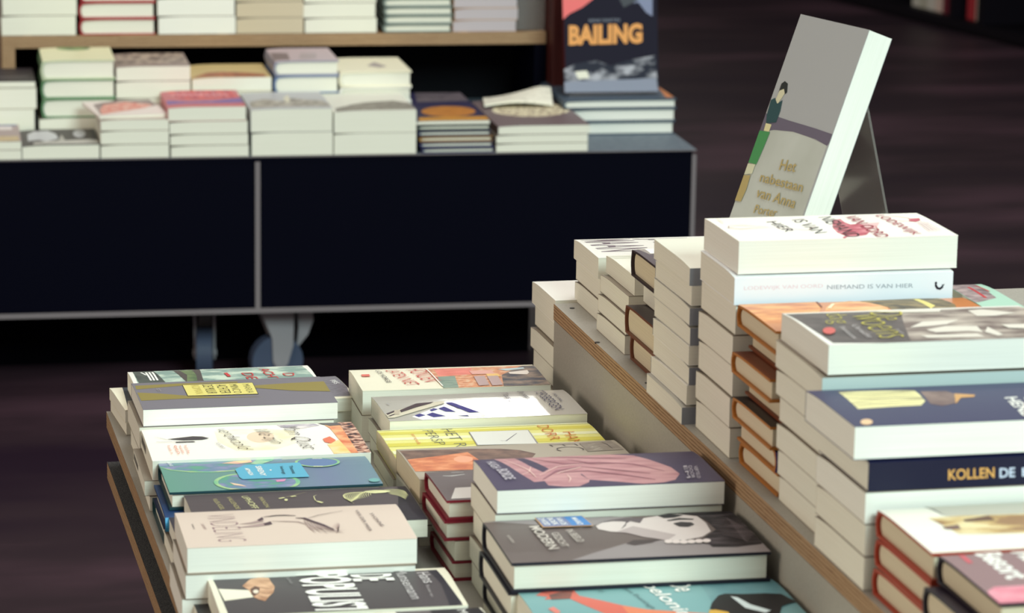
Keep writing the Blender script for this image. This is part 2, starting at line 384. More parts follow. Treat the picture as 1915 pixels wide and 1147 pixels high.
def art_wij(a):
    a.zoom(250, 780, 4.2556)
    a.poly(nmat((250, 240, 190), (252, 247, 236), (20, 20, 1), .45, .35, .3, .6), [(640, 110), (800, 92), (1060, 90), (1280, 110), (1290, 210), (1120, 262), (820, 270), (670, 200)])
    a.ell(mat((240, 216, 190)), 1010, 160, 110, 45)
    a.poly(nmat((150, 140, 165), (236, 226, 226), (45, 60, 1)), [(1130, 42), (1420, 33), (1480, 60), (1340, 90), (1170, 78)])
    a.poly(nmat((250, 190, 110), (252, 232, 200), (30, 40, 1), .45, .35, .3, .7, 3, (250, 214, 140)), [(1560, 62), (1640, 50), (1790, 298), (1600, 302), (1540, 220), (1640, 180)])
    a.poly(nmat((224, 120, 84), (246, 190, 140), (50, 60, 1)), [(1520, 60), (1630, 40), (1800, 298), (1740, 300), (1640, 190), (1560, 90)])
    a.poly(nmat((60, 50, 56), (226, 190, 170), (110, 160, 1), .45, .35, .42, .58, 6, (170, 110, 90)), [(1620, 32), (1740, 22), (1915, 290), (1850, 330), (1790, 292)])
    a.poly(mat((84, 76, 84)), [(1460, 38), (1620, 34), (1660, 60), (1560, 70)])
    a.poly(mat((232, 122, 92)), [(1505, 180), (1560, 160), (1610, 190), (1570, 215), (1520, 205)])
    d = mat((62, 52, 60)); a.poly(d, [(270, 183), (400, 168), (470, 160), (545, 162), (600, 175), (545, 185), (400, 190)]); a.poly(d, [(330, 204), (480, 199), (492, 205), (340, 211)])
    a.line(mat((150, 140, 140)), .0008, [(165, 165), (260, 188), (300, 184)]); a.line(mat((150, 140, 140)), .0008, [(180, 208), (330, 206)])
    a.text('verdwaald', (655, 100), (850, 272), (760, 96), d, -.016, .45); a.text('We zijn', (905, 110), (1060, 222), (1060, 104), d, -.016, .45); a.text('Mam Quist', (1140, 72), (1330, 268), (1290, 66), d, -.016, .45)
    a.text('roman', (645, 215), (705, 262), (672, 213), d, -.016, .45)
    r = mat((228, 140, 120)); [a.text(s_, (x, 240), (x+30, 305), (x+22, 238), r) for s_, x in (('boek is', 268), ('een', 318), ('wonder', 360), ('belofte', 402))]
def art_bubble(a):
    a.zoom(250, 780, 4.2556)
    film = nmat((96, 166, 140), (150, 150, 190), (45, 90, 1), .35, .4, .35, .65, 2, (110, 140, 170)); rim = nmat((120, 190, 150), (190, 214, 150), (60, 60, 1))
    a.poly(film, [(175, 350), (600, 330), (1180, 300), (1180, 350), (1000, 380), (840, 420), (600, 440), (300, 425), (200, 395)])
    a.line(rim, .003, [(200, 396), (300, 424), (450, 438), (620, 440), (800, 428), (930, 398), (1040, 368)])
    a.poly(nmat((236, 160, 170), (240, 226, 170), (80, 120, 1)), [(700, 365), (800, 340), (930, 330), (945, 355), (830, 372)])
    a.poly(nmat((200, 226, 180), (120, 190, 170), (60, 90, 1)), [(930, 372), (990, 318), (1140, 300), (1100, 345), (1000, 380)])
    a.ell(film, 982, 522, 345, 78); a.ell(rim, 982, 522, 345, 78, rin=.9)
    a.poly(mat((238, 232, 180)), [(760, 575), (950, 580), (930, 598), (800, 594)]); a.poly(mat((240, 206, 180)), [(765, 528), (860, 545), (900, 560), (800, 548)]); a.poly(mat((222, 150, 190)), [(1130, 510), (1215, 500), (1200, 518), (1140, 524)])
    a.ell(mat((104, 132, 176)), 1462, 364, 180, 42); a.ell(rim, 1462, 364, 180, 42, rin=.88); a.line(WHT, .002, [(1420, 333), (1500, 333)]); a.line(mat((240, 240, 200)), .002, [(1430, 402), (1505, 402)])
    a.ell(mat((120, 176, 176)), 1915, 512, 45, 15)
    a.poly(mat((96, 178, 210)), [(808, 428), (880, 392), (1020, 384), (1320, 372), (1400, 487), (868, 507), (842, 490)])
    a.text('ANTHOS', (262, 358), (290, 400), (288, 357), WHT)
    a.text('ARMADA', (880, 420), (925, 478), (915, 418), WHT, .02); a.text('SIRENY', (965, 405), (1012, 482), (1012, 403), WHT, .02); a.text('Thomas', (1232, 402), (1265, 465), (1262, 400), BLK); a.text('Verbogt', (1150, 406), (1180, 470), (1186, 404), BLK); a.ell(WHT, 1090, 438, 9, 4)
def art_uphof(a):
    a.zoom(320, 890, 3.9896); y = mat((226, 224, 170)); g = mat((190, 182, 130))
    a.poly(nmat((16, 16, 28), (34, 32, 46), (40, 40, 1)), [(1690, 66), (1740, 64), (2000, 330), (1700, 335)])
    a.text('VLEUGEL', (305, 170), (372, 256), (338, 168), g); a.text('VALLENDE', (410, 156), (485, 252), (444, 154), g); a.text('UPHOFF', (520, 150), (605, 248), (572, 148), y); a.text('MANON', (650, 162), (706, 240), (682, 160), g)
    for i in range(26):
        t_ = i/25; xr = 1640-t_*250; a.bez(y, .0006, (xr, 112+t_*10), (xr-170-60*math.sin(t_*9), 98+t_*34), (xr-150+130*t_-70*math.sin(t_*3.1), 150+62*t_**.6))
    for i in range(13):
        t_ = i/12; a.bez(y, .0006, (1590+t_*40, 100+t_*40), (1690+t_*20, 88+t_*60), (1770-abs(t_-.5)*40, 120+t_*60))
    a.poly(mat((232, 232, 182)), [(1440, 114), (1520, 105), (1600, 106), (1640, 116), (1600, 128), (1520, 134), (1460, 128)])
    a.line(y, .003, [(805, 174), (845, 166)]); a.line(y, .003, [(893, 160), (930, 153)]); a.ell(y, 858, 186, 13, 8); a.line(g, .0006, [(845, 166), (890, 158), (1010, 120)])
    a.line(y, .0008, [(1085, 148), (1064, 160), (1075, 190), (1095, 200)]); a.line(y, .003, [(1090, 198), (1130, 210)])
def art_vonne(a):
    a.zoom(320, 890, 3.9896); p = mat((120, 92, 100)); d = mat((84, 66, 76)); s = mat((176, 152, 150))
    a.text('VINDELING', (255, 287), (352, 494), (465, 281), mat((150, 120, 126)), -.02)
    a.text('VAN', (148, 362), (165, 400), (163, 361), d); a.text('roman', (218, 362), (245, 402), (240, 361), s)
    a.poly(s, [(480, 392), (600, 372), (700, 352), (740, 370), (640, 384)]); a.poly(s, [(500, 366), (600, 350), (680, 328), (690, 345), (600, 362)])
    a.poly(d, [(640, 335), (680, 312), (690, 330), (660, 345)]); a.poly(d, [(690, 362), (740, 345), (755, 365), (700, 375)])
    a.line(d, .0026, [(690, 312), (780, 300), (850, 298), (930, 302)]); a.line(p, .0014, [(750, 345), (850, 346), (950, 350), (1010, 370)])
    a.line(d, .0034, [(930, 322), (990, 322), (1050, 345), (1130, 372), (1215, 408)]); a.line(d, .001, [(1000, 330), (1100, 300), (1280, 265)])
    for i in range(18):
        x = 990+i*12; a.bez(s if i % 2 else p, .0005, (x, 335+i*4), (x+20, 385+i*2), (x+60+i*3, 410+(i*37 % 11)*3))
    for i in range(8): a.bez(s, .0004, (1190+i*5, 400-i*6), (1240+i*6, 380-i*4), (1255-i*3, 420+i*2))
    a.text('YVONNE', (1475, 285), (1565, 385), (1503, 283), d); a.text('VAN DER MEER', (1370, 262), (1478, 422), (1394, 260), d)
def art_pop(a):
    a.zoom(360, 1040, 3.4196); dk = mat((74, 68, 72)); 
    a.poly(dk, [(124, 128), (1560, 80), (1722, 300), (1760, 400), (240, 400)])
    a.poly(mat((24, 24, 40)), [(1500, 82), (1560, 80), (1722, 300), (1650, 330), (1590, 180)])
    a.poly(mat((240, 236, 216)), [(165, 213), (360, 222), (390, 266), (205, 290)])
    sk = nmat((176, 130, 100), (222, 180, 146), (60, 90, 1), c3=(205, 160, 126))
    a.poly(sk, [(318, 196), (370, 142), (430, 128), (488, 134), (505, 170), (526, 200), (518, 236), (490, 262), (465, 292), (425, 282), (395, 268), (372, 240), (360, 222)])
    a.poly(mat((96, 62, 50)), [(370, 215), (400, 196), (430, 206), (425, 240), (395, 262), (378, 250)]); a.ell(mat((236, 222, 204)), 405, 232, 18, 12)
    for q_ in ([(430, 205), (480, 215), (520, 210)], [(425, 235), (470, 245), (510, 240)], [(415, 258), (450, 268), (480, 270)]): a.line(mat((140, 96, 76)), .0009, q_)
    a.text('POPULIST', (655, 114), (790, 372), (992, 104), WHT, .03); a.text('DE', (1008, 122), (1032, 170), (1268, 114), WHT, .03)
    a.text('Munsemann', (1286, 92), (1400, 284), (1358, 88), mat((206, 202, 204))); a.text('Hans', (1430, 112), (1480, 182), (1508, 106), mat((216, 212, 214)))
    a.text('Roman van', (1490, 196), (1525, 270), (1512, 194), mat((176, 172, 174))); a.text('ANTHOS', (596, 142), (625, 186), (614, 140), GRY)
def art_h(a):
    a.zoom(360, 1040, 3.4196)
    a.poly(nmat((70, 66, 72), (120, 112, 114), (20, 20, 1)), [(1280, 318), (1815, 298), (2100, 640), (1500, 660)]); a.poly(mat((26, 26, 36)), [(1500, 306), (1815, 298), (2100, 640), (1700, 640)])
    a.text('MAANLICHT', (1690, 335), (1860, 600), (1745, 332), WHT); a.line(mat((226, 196, 130)), .001, [(1070, 338), (1200, 334)]); a.line(mat((226, 196, 130)), .001, [(1075, 350), (1208, 346)])
def art_hond(a):
    a.zoom(630, 670, 3.99)
    a.poly(nmat((196, 130, 100), (226, 196, 170), (120, 160, 1), c3=(220, 150, 110)), [(655, 74), (1500, 44), (1680, 230), (800, 240), (790, 216)])
    a.poly(nmat((222, 122, 110), (236, 140, 128), (60, 90, 1)), [(718, 76), (1000, 66), (1010, 122), (760, 137)])
    a.poly(nmat((120, 140, 130), (146, 164, 150), (90, 200, 1)), [(745, 142), (880, 135), (915, 236), (800, 240), (790, 216)])
    a.poly(nmat((60, 66, 84), (150, 130, 116), (60, 90, 1), .45, .35, .35, .65, 6, (110, 100, 96)), [(1230, 128), (1380, 52), (1500, 44), (1680, 230), (1250, 236)])
    a.poly(mat((190, 210, 216)), [(1200, 84), (1390, 68), (1400, 80), (1260, 96)]); a.poly(mat((226, 216, 208)), [(1280, 108), (1420, 92), (1434, 110), (1420, 124), (1290, 120)])
    a.poly(mat((226, 170, 160)), [(985, 98), (1150, 92), (1180, 120), (1010, 125)]); a.poly(mat((236, 196, 120)), [(1110, 122), (1200, 120), (1225, 140), (1130, 145)])
    for x in (1020, 1120): a.poly(mat((186, 160, 160)), [(x, 140), (x+80, 136), (x+120, 205), (x+40, 210)])
    a.text('HONDEN', (512, 88), (655, 184), (640, 76), RED, -.01); a.text('LATEN NIET', (360, 94), (530, 212), (450, 84), RED, -.01); a.text('LOS VORGE', (285, 96), (375, 190), (320, 93), INK)
    a.poly(mat((224, 120, 110)), [(180, 130), (240, 128), (250, 143), (190, 145)]); a.line(WHITE and mat(WHITE), .0016, [(660, 76), (790, 216)])
def art_tess(a):
    a.zoom(630, 670, 3.99); bl = mat((58, 56, 130)); br = mat((74, 60, 66))
    a.poly(WHT, [(560, 438), (760, 360), (1060, 400), (1120, 436), (640, 462)])
    for p_ in ([(578, 430), (620, 415), (662, 428), (612, 442)], [(668, 424), (712, 408), (812, 434), (722, 444)], [(690, 390), (722, 376), (755, 384), (708, 400)], [(756, 380), (800, 364), (886, 404), (812, 402)], [(806, 336), (860, 333), (1060, 406), (988, 410)], [(900, 434), (975, 430), (985, 438)]): a.poly(bl, p_)
    a.poly(mat((214, 206, 186)), [(360, 424), (560, 360), (605, 342), (800, 326), (800, 342), (430, 450), (380, 452)])
    a.poly(br, [(368, 420), (425, 398), (440, 404), (378, 430)]); a.poly(br, [(380, 440), (440, 416), (450, 420), (400, 440)]); a.poly(br, [(470, 395), (590, 345), (720, 334), (700, 345), (600, 372), (480, 412)]); a.poly(mat((190, 178, 160)), [(430, 395), (470, 398), (465, 430), (425, 425)])
    n = mat((44, 44, 84)); a.text('TERSBERGEN', (1462, 244), (1625, 394), (1535, 236), n, -.008); a.text('JAN VAN', (1600, 268), (1662, 330), (1628, 266), n); a.text('De poppen', (1330, 246), (1420, 330), (1385, 242), INK, 0, .3); a.text('Titus en', (1222, 264), (1300, 350), (1268, 260), INK, 0, .3)
    a.line(GRY, .0012, [(370, 345), (392, 358)])
def art_yel(a):
    a.zoom(690, 770, 3.908); d = mat((218, 208, 92)); l = mat((238, 238, 196)); n = mat((92, 92, 104))
    for y, h, mm in ((140, 26, d), (190, 18, l), (232, 24, d), (108, 14, l), (290, 24, l)):
        a.poly(mm, [(40, y+8), (1800, y-52), (1830, y-52+h), (60, y+8+h)])
    a.text('HET R', (525, 122), (640, 262), (608, 118), n, -.02); a.text('PERSP', (388, 135), (490, 248), (462, 130), n, -.02); a.text('een novelle', (305, 165), (355, 245), (335, 163), mat((224, 150, 90)))
    a.poly(GRY, [(728, 152), (1165, 138), (1240, 240), (790, 254)]); a.poly(mat((226, 226, 220)), [(736, 154), (1160, 141), (1226, 240), (796, 250)])
    a.line(n, .0014, [(960, 220), (1002, 222), (1080, 165)]); r = mat((206, 110, 50)); a.text('DORR', (1224, 98), (1325, 214), (1306, 94), r, -.012); a.text('HAN', (1415, 156), (1475, 240), (1500, 152), r, -.012)
def art_ec(a):
    a.zoom(690, 770, 3.908)
    a.poly(nmat((96, 76, 72), (140, 112, 100), (60, 60, 1)), [(222, 276), (700, 266), (960, 268), (1100, 280), (1220, 308), (1100, 440), (340, 440)])
    a.poly(nmat((196, 110, 80), (232, 160, 120), (50, 90, 1), c3=(214, 130, 92)), [(280, 352), (480, 330), (720, 296), (900, 420), (340, 440)]); a.ell(mat((236, 170, 140)), 690, 350, 70, 24)
    a.text('EC', (1312, 236), (1385, 292), (1510, 228), mat((92, 84, 84)), -.028); a.poly(nmat((140, 130, 120), (156, 146, 136), (100, 100, 1)), [(1535, 225), (1760, 200), (1860, 280), (1600, 296)])
    a.text('VAN', (1580, 238), (1640, 285), (1650, 234), mat((188, 180, 168))); a.line(INK, .0008, [(1700, 218), (1740, 240), (1780, 275)])
def art_red(a):
    a.zoom(690, 770, 3.908)
    a.line(WHT, .0016, [(540, 468), (600, 470), (700, 455)]); a.line(WHT, .0012, [(600, 440), (640, 436), (690, 434)]); a.poly(mat((216, 212, 208)), [(630, 560), (980, 540), (1000, 620), (600, 640)])
def art_human(a):
    a.zoom(860, 820, 3.0887)
    sk = nmat((168, 116, 124), (206, 160, 162), (22, 90, 1), .45, .35, .3, .7, 5, (190, 140, 146))
    a.poly(sk, [(195, 106), (330, 84), (450, 98), (520, 84), (640, 79), (860, 80), (1000, 92), (1100, 125), (1220, 168), (1270, 206), (1245, 240), (1180, 255), (1060, 264), (900, 250), (750, 240), (745, 255), (690, 278), (600, 280), (510, 272), (490, 248), (430, 254), (360, 212), (280, 160)])
    a.poly(mat((70, 62, 88)), [(318, 106), (368, 103), (515, 178), (480, 197), (400, 160)]); a.poly(mat((70, 62, 88)), [(700, 205), (745, 240), (700, 212)])
    for q_ in ([(420, 115), (600, 150), (800, 140), (1000, 150), (1180, 190)], [(520, 100), (760, 110), (960, 115)], [(560, 200), (740, 190), (960, 215), (1130, 240)], [(480, 240), (560, 190), (700, 165)], [(700, 165), (900, 185), (1100, 205)], [(620, 120), (760, 150), (900, 150)]): a.line(mat((150, 96, 112)), .0022, q_)
    for q_ in ([(250, 120), (400, 190), (440, 230)], [(460, 220), (560, 170), (720, 150)], [(360, 215), (400, 200), (410, 170)], [(620, 215), (640, 240), (630, 262)], [(560, 210), (700, 172)]): a.line(mat((236, 206, 200)), .0011, q_)
    g = mat((196, 190, 200)); a.text('HUGH', (150, 142), (190, 184), (200, 136), g, .02); a.text('BORDE', (208, 190), (262, 248), (272, 184), g, .02)
    for s_, x in (('VERTELD', 1362), ('DOOR', 1330), ('EM', 1302)): a.text(s_, (x-12, 170), (x+10, 240), (x+8, 168), g)
def art_modi(a):
    a.zoom(860, 820, 3.0887); bgc = mat((146, 138, 140)); hair = nmat((18, 16, 24), (84, 76, 82), (30, 160, 1), .5, .3, .45, .7, 6); face = mat((216, 206, 204))
    a.poly(bgc, [(95, 463), (820, 430), (1000, 450), (960, 470), (820, 490), (700, 520), (230, 476)])
    a.poly(bgc, [(640, 708), (760, 668), (960, 608), (1100, 602), (1180, 588), (1500, 620), (1560, 600), (1480, 420), (1560, 400), (1812, 658)])
    a.poly(mat((70, 60, 62)), [(960, 612), (1000, 590), (1160, 585), (1110, 606), (1010, 622)])
    a.poly(face, [(785, 508), (830, 482), (900, 474), (962, 482), (1010, 466), (1070, 455), (1160, 438), (1260, 428), (1370, 446), (1420, 490), (1450, 540), (1400, 572), (1300, 590), (1200, 592), (1060, 572), (960, 546), (870, 542), (800, 528)])
    a.poly(mat((182, 170, 170)), [(900, 545), (1000, 510), (1150, 540), (1250, 560), (1200, 592), (1060, 572), (960, 548)])
    a.poly(hair, [(1150, 436), (1250, 412), (1400, 405), (1560, 412), (1690, 500), (1770, 580), (1740, 612), (1600, 630), (1460, 630), (1400, 585), (1480, 530), (1430, 480), (1370, 440), (1260, 428)])
    a.poly(mat((96, 84, 90)), [(800, 490), (870, 470), (960, 455), (1060, 460), (1040, 492), (985, 478), (955, 498), (930, 530), (960, 505), (960, 480), (880, 478)])
    a.poly(mat((30, 26, 34)), [(1140, 440), (1220, 432), (1290, 438), (1240, 456), (1180, 460)]); a.poly(mat((40, 34, 42)), [(1232, 496), (1275, 486), (1335, 490), (1355, 502), (1318, 516), (1268, 514)])
    a.line(hair, .005, [(1200, 478), (1270, 466), (1350, 470)])
    for i in range(6): a.ell(mat((226, 214, 212)), 1205+44*i, 606-abs(i-2)*2, 24, 11)
    for i in range(9): a.line(mat((120, 110, 116)), .0009, [(1420+i*12, 450+i*14), (1540+i*12, 470+i*15), (1700-i*5, 560+i*6)], up=0)
    a.poly(mat((206, 160, 110)), [(427, 452), (705, 441), (772, 515), (478, 524)]); a.poly(mat((120, 132, 176)), [(436, 455), (600, 449), (650, 514), (484, 520)]); a.poly(mat((64, 130, 200)), [(598, 449), (702, 445), (764, 511), (650, 515)])
    for s_, x in (('DWDD', 450), ('BOEK', 500), ('VAN DE', 548), ('MAAND', 640)): a.text(s_, (x, 462), (x+42, 512), (x+34, 460), WHT, .01)
    g = mat((206, 198, 190)); a.text('MODERN', (398, 522), (515, 656), (458, 516), g, .02); a.text('GEZICHT', (525, 562), (590, 642), (566, 556), g); a.text('IN BEELD', (608, 545), (680, 614), (650, 540), g); a.text('HET SPECTRUM', (270, 578), (302, 618), (284, 576), g)
def art_belo(a):
    a.zoom(880, 1030, 2.9015)
    a.poly(nmat((84, 132, 144), (128, 170, 174), (8, 8, 1)), [(1230, 150), (1620, 120), (1990, 420), (1400, 430)])
    a.poly(mat((214, 104, 90)), [(352, 240), (392, 214), (480, 214), (560, 208), (590, 245), (700, 270), (820, 298), (960, 322), (1310, 345), (1310, 440), (980, 420), (900, 400), (740, 348), (600, 290), (540, 262), (400, 266), (420, 250)])
    a.poly(mat((226, 130, 96)), [(820, 300), (960, 322), (1310, 345), (1310, 440), (980, 420), (900, 400)])
    a.poly(nmat((90, 60, 60), (150, 80, 70), (60, 60, 1)), [(425, 240), (500, 212), (556, 210), (540, 262), (440, 268)]); a.line(INK, .0012, [(300, 220), (380, 218), (440, 232)])
    a.poly(mat((222, 130, 120)), [(420, 320), (450, 308), (490, 335), (470, 350)])
    a.text('De', (1062, 172), (1118, 226), (1180, 162), WHT, .01); a.text('beloning', (897, 182), (1150, 398), (1010, 176), WHT, .01); a.text('Hans Eveningh', (805, 192), (975, 322), (838, 188), mat((60, 90, 100))); a.text('roman', (668, 198), (705, 225), (690, 196), mat((84, 116, 124)))
    a.poly(mat((214, 168, 70)), [(1295, 330), (1440, 318), (1450, 440), (1290, 440)]); a.poly(mat((16, 16, 22)), [(1345, 250), (1380, 240), (1480, 242), (1600, 238), (1685, 242), (1768, 285), (1730, 292), (1690, 308), (1680, 345), (1700, 440), (1440, 440), (1400, 340), (1300, 322), (1310, 290)])
    a.poly(mat((214, 224, 226)), [(1410, 255), (1450, 262), (1520, 300), (1630, 332), (1600, 345), (1490, 318)])
def art_maan(a):
    a.zoom(1060, 430, 7.66); p = mat((122, 108, 116))
    a.text('MAAN', (190, 130), (500, 318), (905, 110), p, .01); a.text('JALAN', (930, 116), (1290, 330), (1700, 92), p, .01)
def art_pale(a):
    a.zoom(1060, 430, 7.66)
    for y in (335, 372, 405): a.line(mat((170, 182, 150)), .002, [(560+(y-335), y+2), (1300, y-22), (2000, y-40)])
    a.line(mat((120, 112, 110)), .0008, [(545, 372), (700, 470), (880, 590)])
def art_r3(a):
    a.zoom(1060, 430, 7.66); a.poly(mat((168, 158, 152)), [(975, 236), (1300, 215), (1500, 330), (1180, 350)]); a.poly(WHT, [(1110, 245), (1300, 236), (1400, 330), (1200, 340)])
def art_lode(a):
    a.zoom(1300, 395, 3.83); k = mat((40, 34, 44)); fish = nmat((176, 72, 90), (226, 150, 160), (90, 140, 1), c3=(204, 110, 124))
    a.poly(fish, [(985, 62), (1040, 56), (1070, 80), (1110, 96), (1180, 92), (1240, 110), (1256, 145), (1225, 172), (1160, 182), (1090, 186), (1065, 200), (1055, 188), (1075, 178), (1020, 155), (985, 120)])
    a.poly(mat((238, 200, 200)), [(1190, 90), (1320, 82), (1300, 120), (1240, 140)]); a.poly(fish, [(1540, 55), (1605, 52), (1612, 68), (1580, 78), (1530, 74)])
    for q_ in ([(1320, 36), (1440, 36), (1530, 52), (1540, 72), (1480, 74), (1360, 60)], [(1200, 100), (1290, 108), (1310, 130), (1250, 150)]): a.line(mat((216, 150, 150)), .0009, q_)
    a.text('HIER', (510, 80), (650, 150), (580, 74), k, -.012); a.text('IS VAN', (692, 66), (860, 162), (780, 58), k, -.012); a.text('NIEMAND', (880, 46), (1095, 190), (975, 38), k, -.012)
    a.text('VAN OORD', (1062, 40), (1310, 192), (1150, 34), mat((168, 64, 84))); a.text('LODEWIJK', (1270, 34), (1545, 176), (1350, 28), mat((168, 64, 84)))
    a.line(mat((168, 130, 120)), .0012, [(240, 112), (330, 106), (520, 120), (320, 134), (240, 124), (240, 112)]); a.line(mat((200, 160, 150)), .0008, [(520, 120), (800, 142), (860, 118)]); a.line(mat((230, 210, 190)), .0008, [(160, 60), (200, 92)])
    for i in range(4): a.line(mat((190, 150, 160)), .0007, [(1590+i*22, 80+i*4), (1680+i*25, 150-i*2)])
def art_lode_spine(a):
    a.on('front').zoom(1300, 395, 3.83)
    a.text('LODEWIJK VAN OORD', (350, 574), (915, 556), (350, 540), mat((226, 204, 216)), .0); a.text('NIEMAND IS VAN HIER', (945, 560), (1560, 548), (945, 530), mat((150, 158, 172)), .0)
    a.line(mat((24, 24, 44)), .0022, [(1722, 512), (1724, 535), (1735, 552), (1752, 556), (1768, 545), (1776, 528)]); a.line(mat((24, 24, 44)), .001, [(1766, 526), (1776, 530), (1786, 522)]); a.ell(mat((24, 24, 44)), 1724, 514, 8, 9)
def art_orange(a):
    a.zoom(1300, 395, 3.83)
    a.poly(nmat((196, 110, 60), (238, 180, 110), (30, 60, 1), .35, .4, .35, .65, 3, (222, 146, 82)), [(310, 650), (860, 630), (900, 690), (860, 800), (440, 800)]); a.poly(nmat((206, 120, 70), (238, 190, 130), (30, 60, 1), .35, .4, c3=(226, 156, 92)), [(940, 690), (980, 655), (1100, 630), (1290, 650), (1380, 690), (1380, 800), (900, 800)])
    a.poly(nmat((60, 50, 40), (150, 130, 90), (60, 90, 1)), [(1180, 632), (1560, 612), (1740, 612), (1860, 670), (1900, 760), (1500, 760), (1380, 690)]); a.poly(mat((226, 210, 120)), [(1560, 622), (1600, 618), (1720, 680), (1690, 700)]); a.line(mat((130, 66, 40)), .002, [(870, 636), (905, 690)]); a.line(mat((238, 226, 190)), .003, [(990, 660), (960, 700)])
def art_woens(a):
    a.zoom(1440, 560, 4.0316); ye = mat((206, 196, 90))
    a.poly(nmat((84, 78, 80), (112, 104, 104), (40, 40, 1)), [(118, 98), (1880, 44), (3000, 300), (3000, 330), (476, 330)])
    a.poly(nmat((126, 112, 108), (196, 184, 174), (26, 60, 1), .45, .35, .4, .62, 5), [(980, 74), (1880, 44), (2700, 300), (1060, 312), (1010, 190)])
    for p_ in ([(1055, 214), (1150, 170), (1420, 156), (1330, 190), (1180, 205)], [(1180, 232), (1320, 205), (1560, 204), (1604, 250), (1500, 240), (1250, 252)], [(1140, 275), (1560, 262), (1620, 285), (1190, 294)], [(1490, 82), (1600, 72), (1850, 106), (1700, 128), (1560, 130)], [(1640, 212), (1760, 270), (1720, 280), (1620, 250)], [(790, 84), (1290, 70), (1280, 96), (900, 102)], [(1740, 196), (1990, 190), (2100, 230), (1800, 222)]): a.poly(mat((232, 226, 216)), p_)
    a.text('dag', (366, 108), (430, 194), (560, 98), ye, -.02); a.text('woens', (600, 125), (835, 300), (780, 116), ye, -.02); a.text('De', (745, 100), (810, 168), (985, 92), ye, -.02)
    g = mat((196, 190, 192)); a.text('Fantoom', (522, 220), (625, 306), (560, 216), g); a.text('Utrecht', (610, 206), (735, 300), (655, 202), g); a.text('Frank', (945, 238), (1000, 274), (965, 236), g); a.ell(mat((214, 104, 100)), 445, 248, 48, 26)
def art_navy(a):
    a.zoom(1440, 560, 4.0316)
    a.poly(nmat((110, 96, 70), (244, 236, 176), (10, 230, 1), .45, .35, .38, .5, 3), [(512, 688), (700, 682), (1085, 678), (1130, 720), (1170, 768), (1140, 800), (900, 812), (665, 828)])
    for k_ in range(7): a.line(mat((120, 106, 78)), .0012, [(545+k_*22, 702+k_*17), (760, 700+k_*16+(k_ % 2)*6), (950, 694+k_*17), (1090+k_*10, 696+k_*15)], up=0)
    a.poly(nmat((112, 88, 88), (140, 116, 110), (60, 60, 1)), [(1130, 690), (1330, 690), (1430, 730), (1420, 780), (1300, 805), (1210, 790)]); a.poly(mat((206, 156, 96)), [(1390, 712), (1545, 722), (1540, 738), (1440, 744), (1400, 790)])
    a.ell(mat((240, 200, 160)), 728, 928, 46, 22); a.text('HENDRIK', (1765, 745), (2010, 985), (1860, 738), WHT, .02); a.text('GROEN', (1900, 740), (2090, 930), (1990, 732), WHT, .02)
def art_kollen(a):
    a.on('front').zoom(1590, 850, 3.8615)
    a.text('KOLLEN', (708, 188), (1042, 170), (708, 110), mat((226, 170, 96)), .02); a.text('DE', (1078, 170), (1190, 164), (1078, 100), mat((206, 216, 240)), .02); a.text('BERG', (1240, 160), (1480, 148), (1240, 96), mat((206, 216, 240)), .02)
def art_r9(a):
    a.zoom(1590, 850, 3.8615)
    a.poly(mat((196, 194, 182)), [(520, 355), (1500, 316), (1560, 420), (690, 446)]); a.line(INK, .0016, [(530, 356), (600, 390), (672, 440)])
    a.poly(nmat((160, 124, 90), (236, 222, 176), (26, 50, 1), .45, .35, .4, .6, 4, (206, 176, 120)), [(565, 462), (800, 446), (1560, 424), (1620, 560), (1000, 575), (790, 577), (680, 520)])
    a.poly(mat((112, 84, 72)), [(815, 475), (1000, 445), (1050, 480), (830, 492)]); a.poly(mat((120, 92, 90)), [(660, 530), (780, 512), (800, 545), (700, 545)])
def art_r10(a):
    a.zoom(1590, 850, 3.8615)
    a.text('Besort', (890, 700), (1135, 905), (1075, 684), WHT, .03); a.text('Madam', (1150, 690), (1420, 900), (1400, 676), WHT, .03); a.line(mat((216, 96, 110)), .004, [(800, 715), (870, 785)])
    a.poly(nmat((226, 130, 150), (240, 170, 186), (40, 60, 1)), [(992, 992), (1040, 962), (1255, 950), (1700, 935), (1900, 1150), (1090, 1200)])
def art_nab(a):
    a.zoom(1330, 20, 2.8686); g = mat((112, 122, 110)); au = mat((176, 156, 104))
    a.poly(nmat((178, 180, 172), (192, 194, 188), (12, 12, 1)), [(262, 640), (330, 640), (470, 652), (620, 724), (480, 1130), (40, 1130)])
    a.poly(mat((104, 96, 112)), [(272, 545), (330, 560), (420, 590), (560, 632), (664, 668), (622, 726), (560, 690), (440, 650), (340, 640), (230, 655)])
    a.poly(mat((40, 44, 44)), [(378, 392), (396, 378), (412, 392), (408, 440), (390, 452), (362, 440)]); a.poly(mat((206, 200, 170)), [(368, 430), (392, 420), (396, 445), (360, 500), (342, 490)])
    a.poly(mat((44, 74, 78)), [(322, 480), (344, 468), (356, 500), (384, 480), (372, 540), (350, 600), (296, 605), (300, 560)]); a.poly(mat((216, 206, 160)), [(296, 604), (326, 612), (312, 650), (284, 645)])
    a.poly(mat((72, 140, 84)), [(262, 644), (318, 652), (282, 740), (244, 826), (190, 812)]); a.poly(mat((206, 204, 176)), [(192, 820), (240, 826), (222, 876), (172, 880)])
    a.poly(au, [(168, 884), (214, 884), (192, 960), (162, 1026), (122, 1018)])
    for st, p1, p2, p3 in (('Het', (366, 856), (452, 868), (384, 798)), ('nabestaan', (262, 918), (490, 976), (276, 866)), ('van Anna', (240, 1000), (448, 1064), (262, 946)), ('Porter', (230, 1088), (350, 1110), (246, 1042))): a.text(st, p1, p2, p3, au, .01)

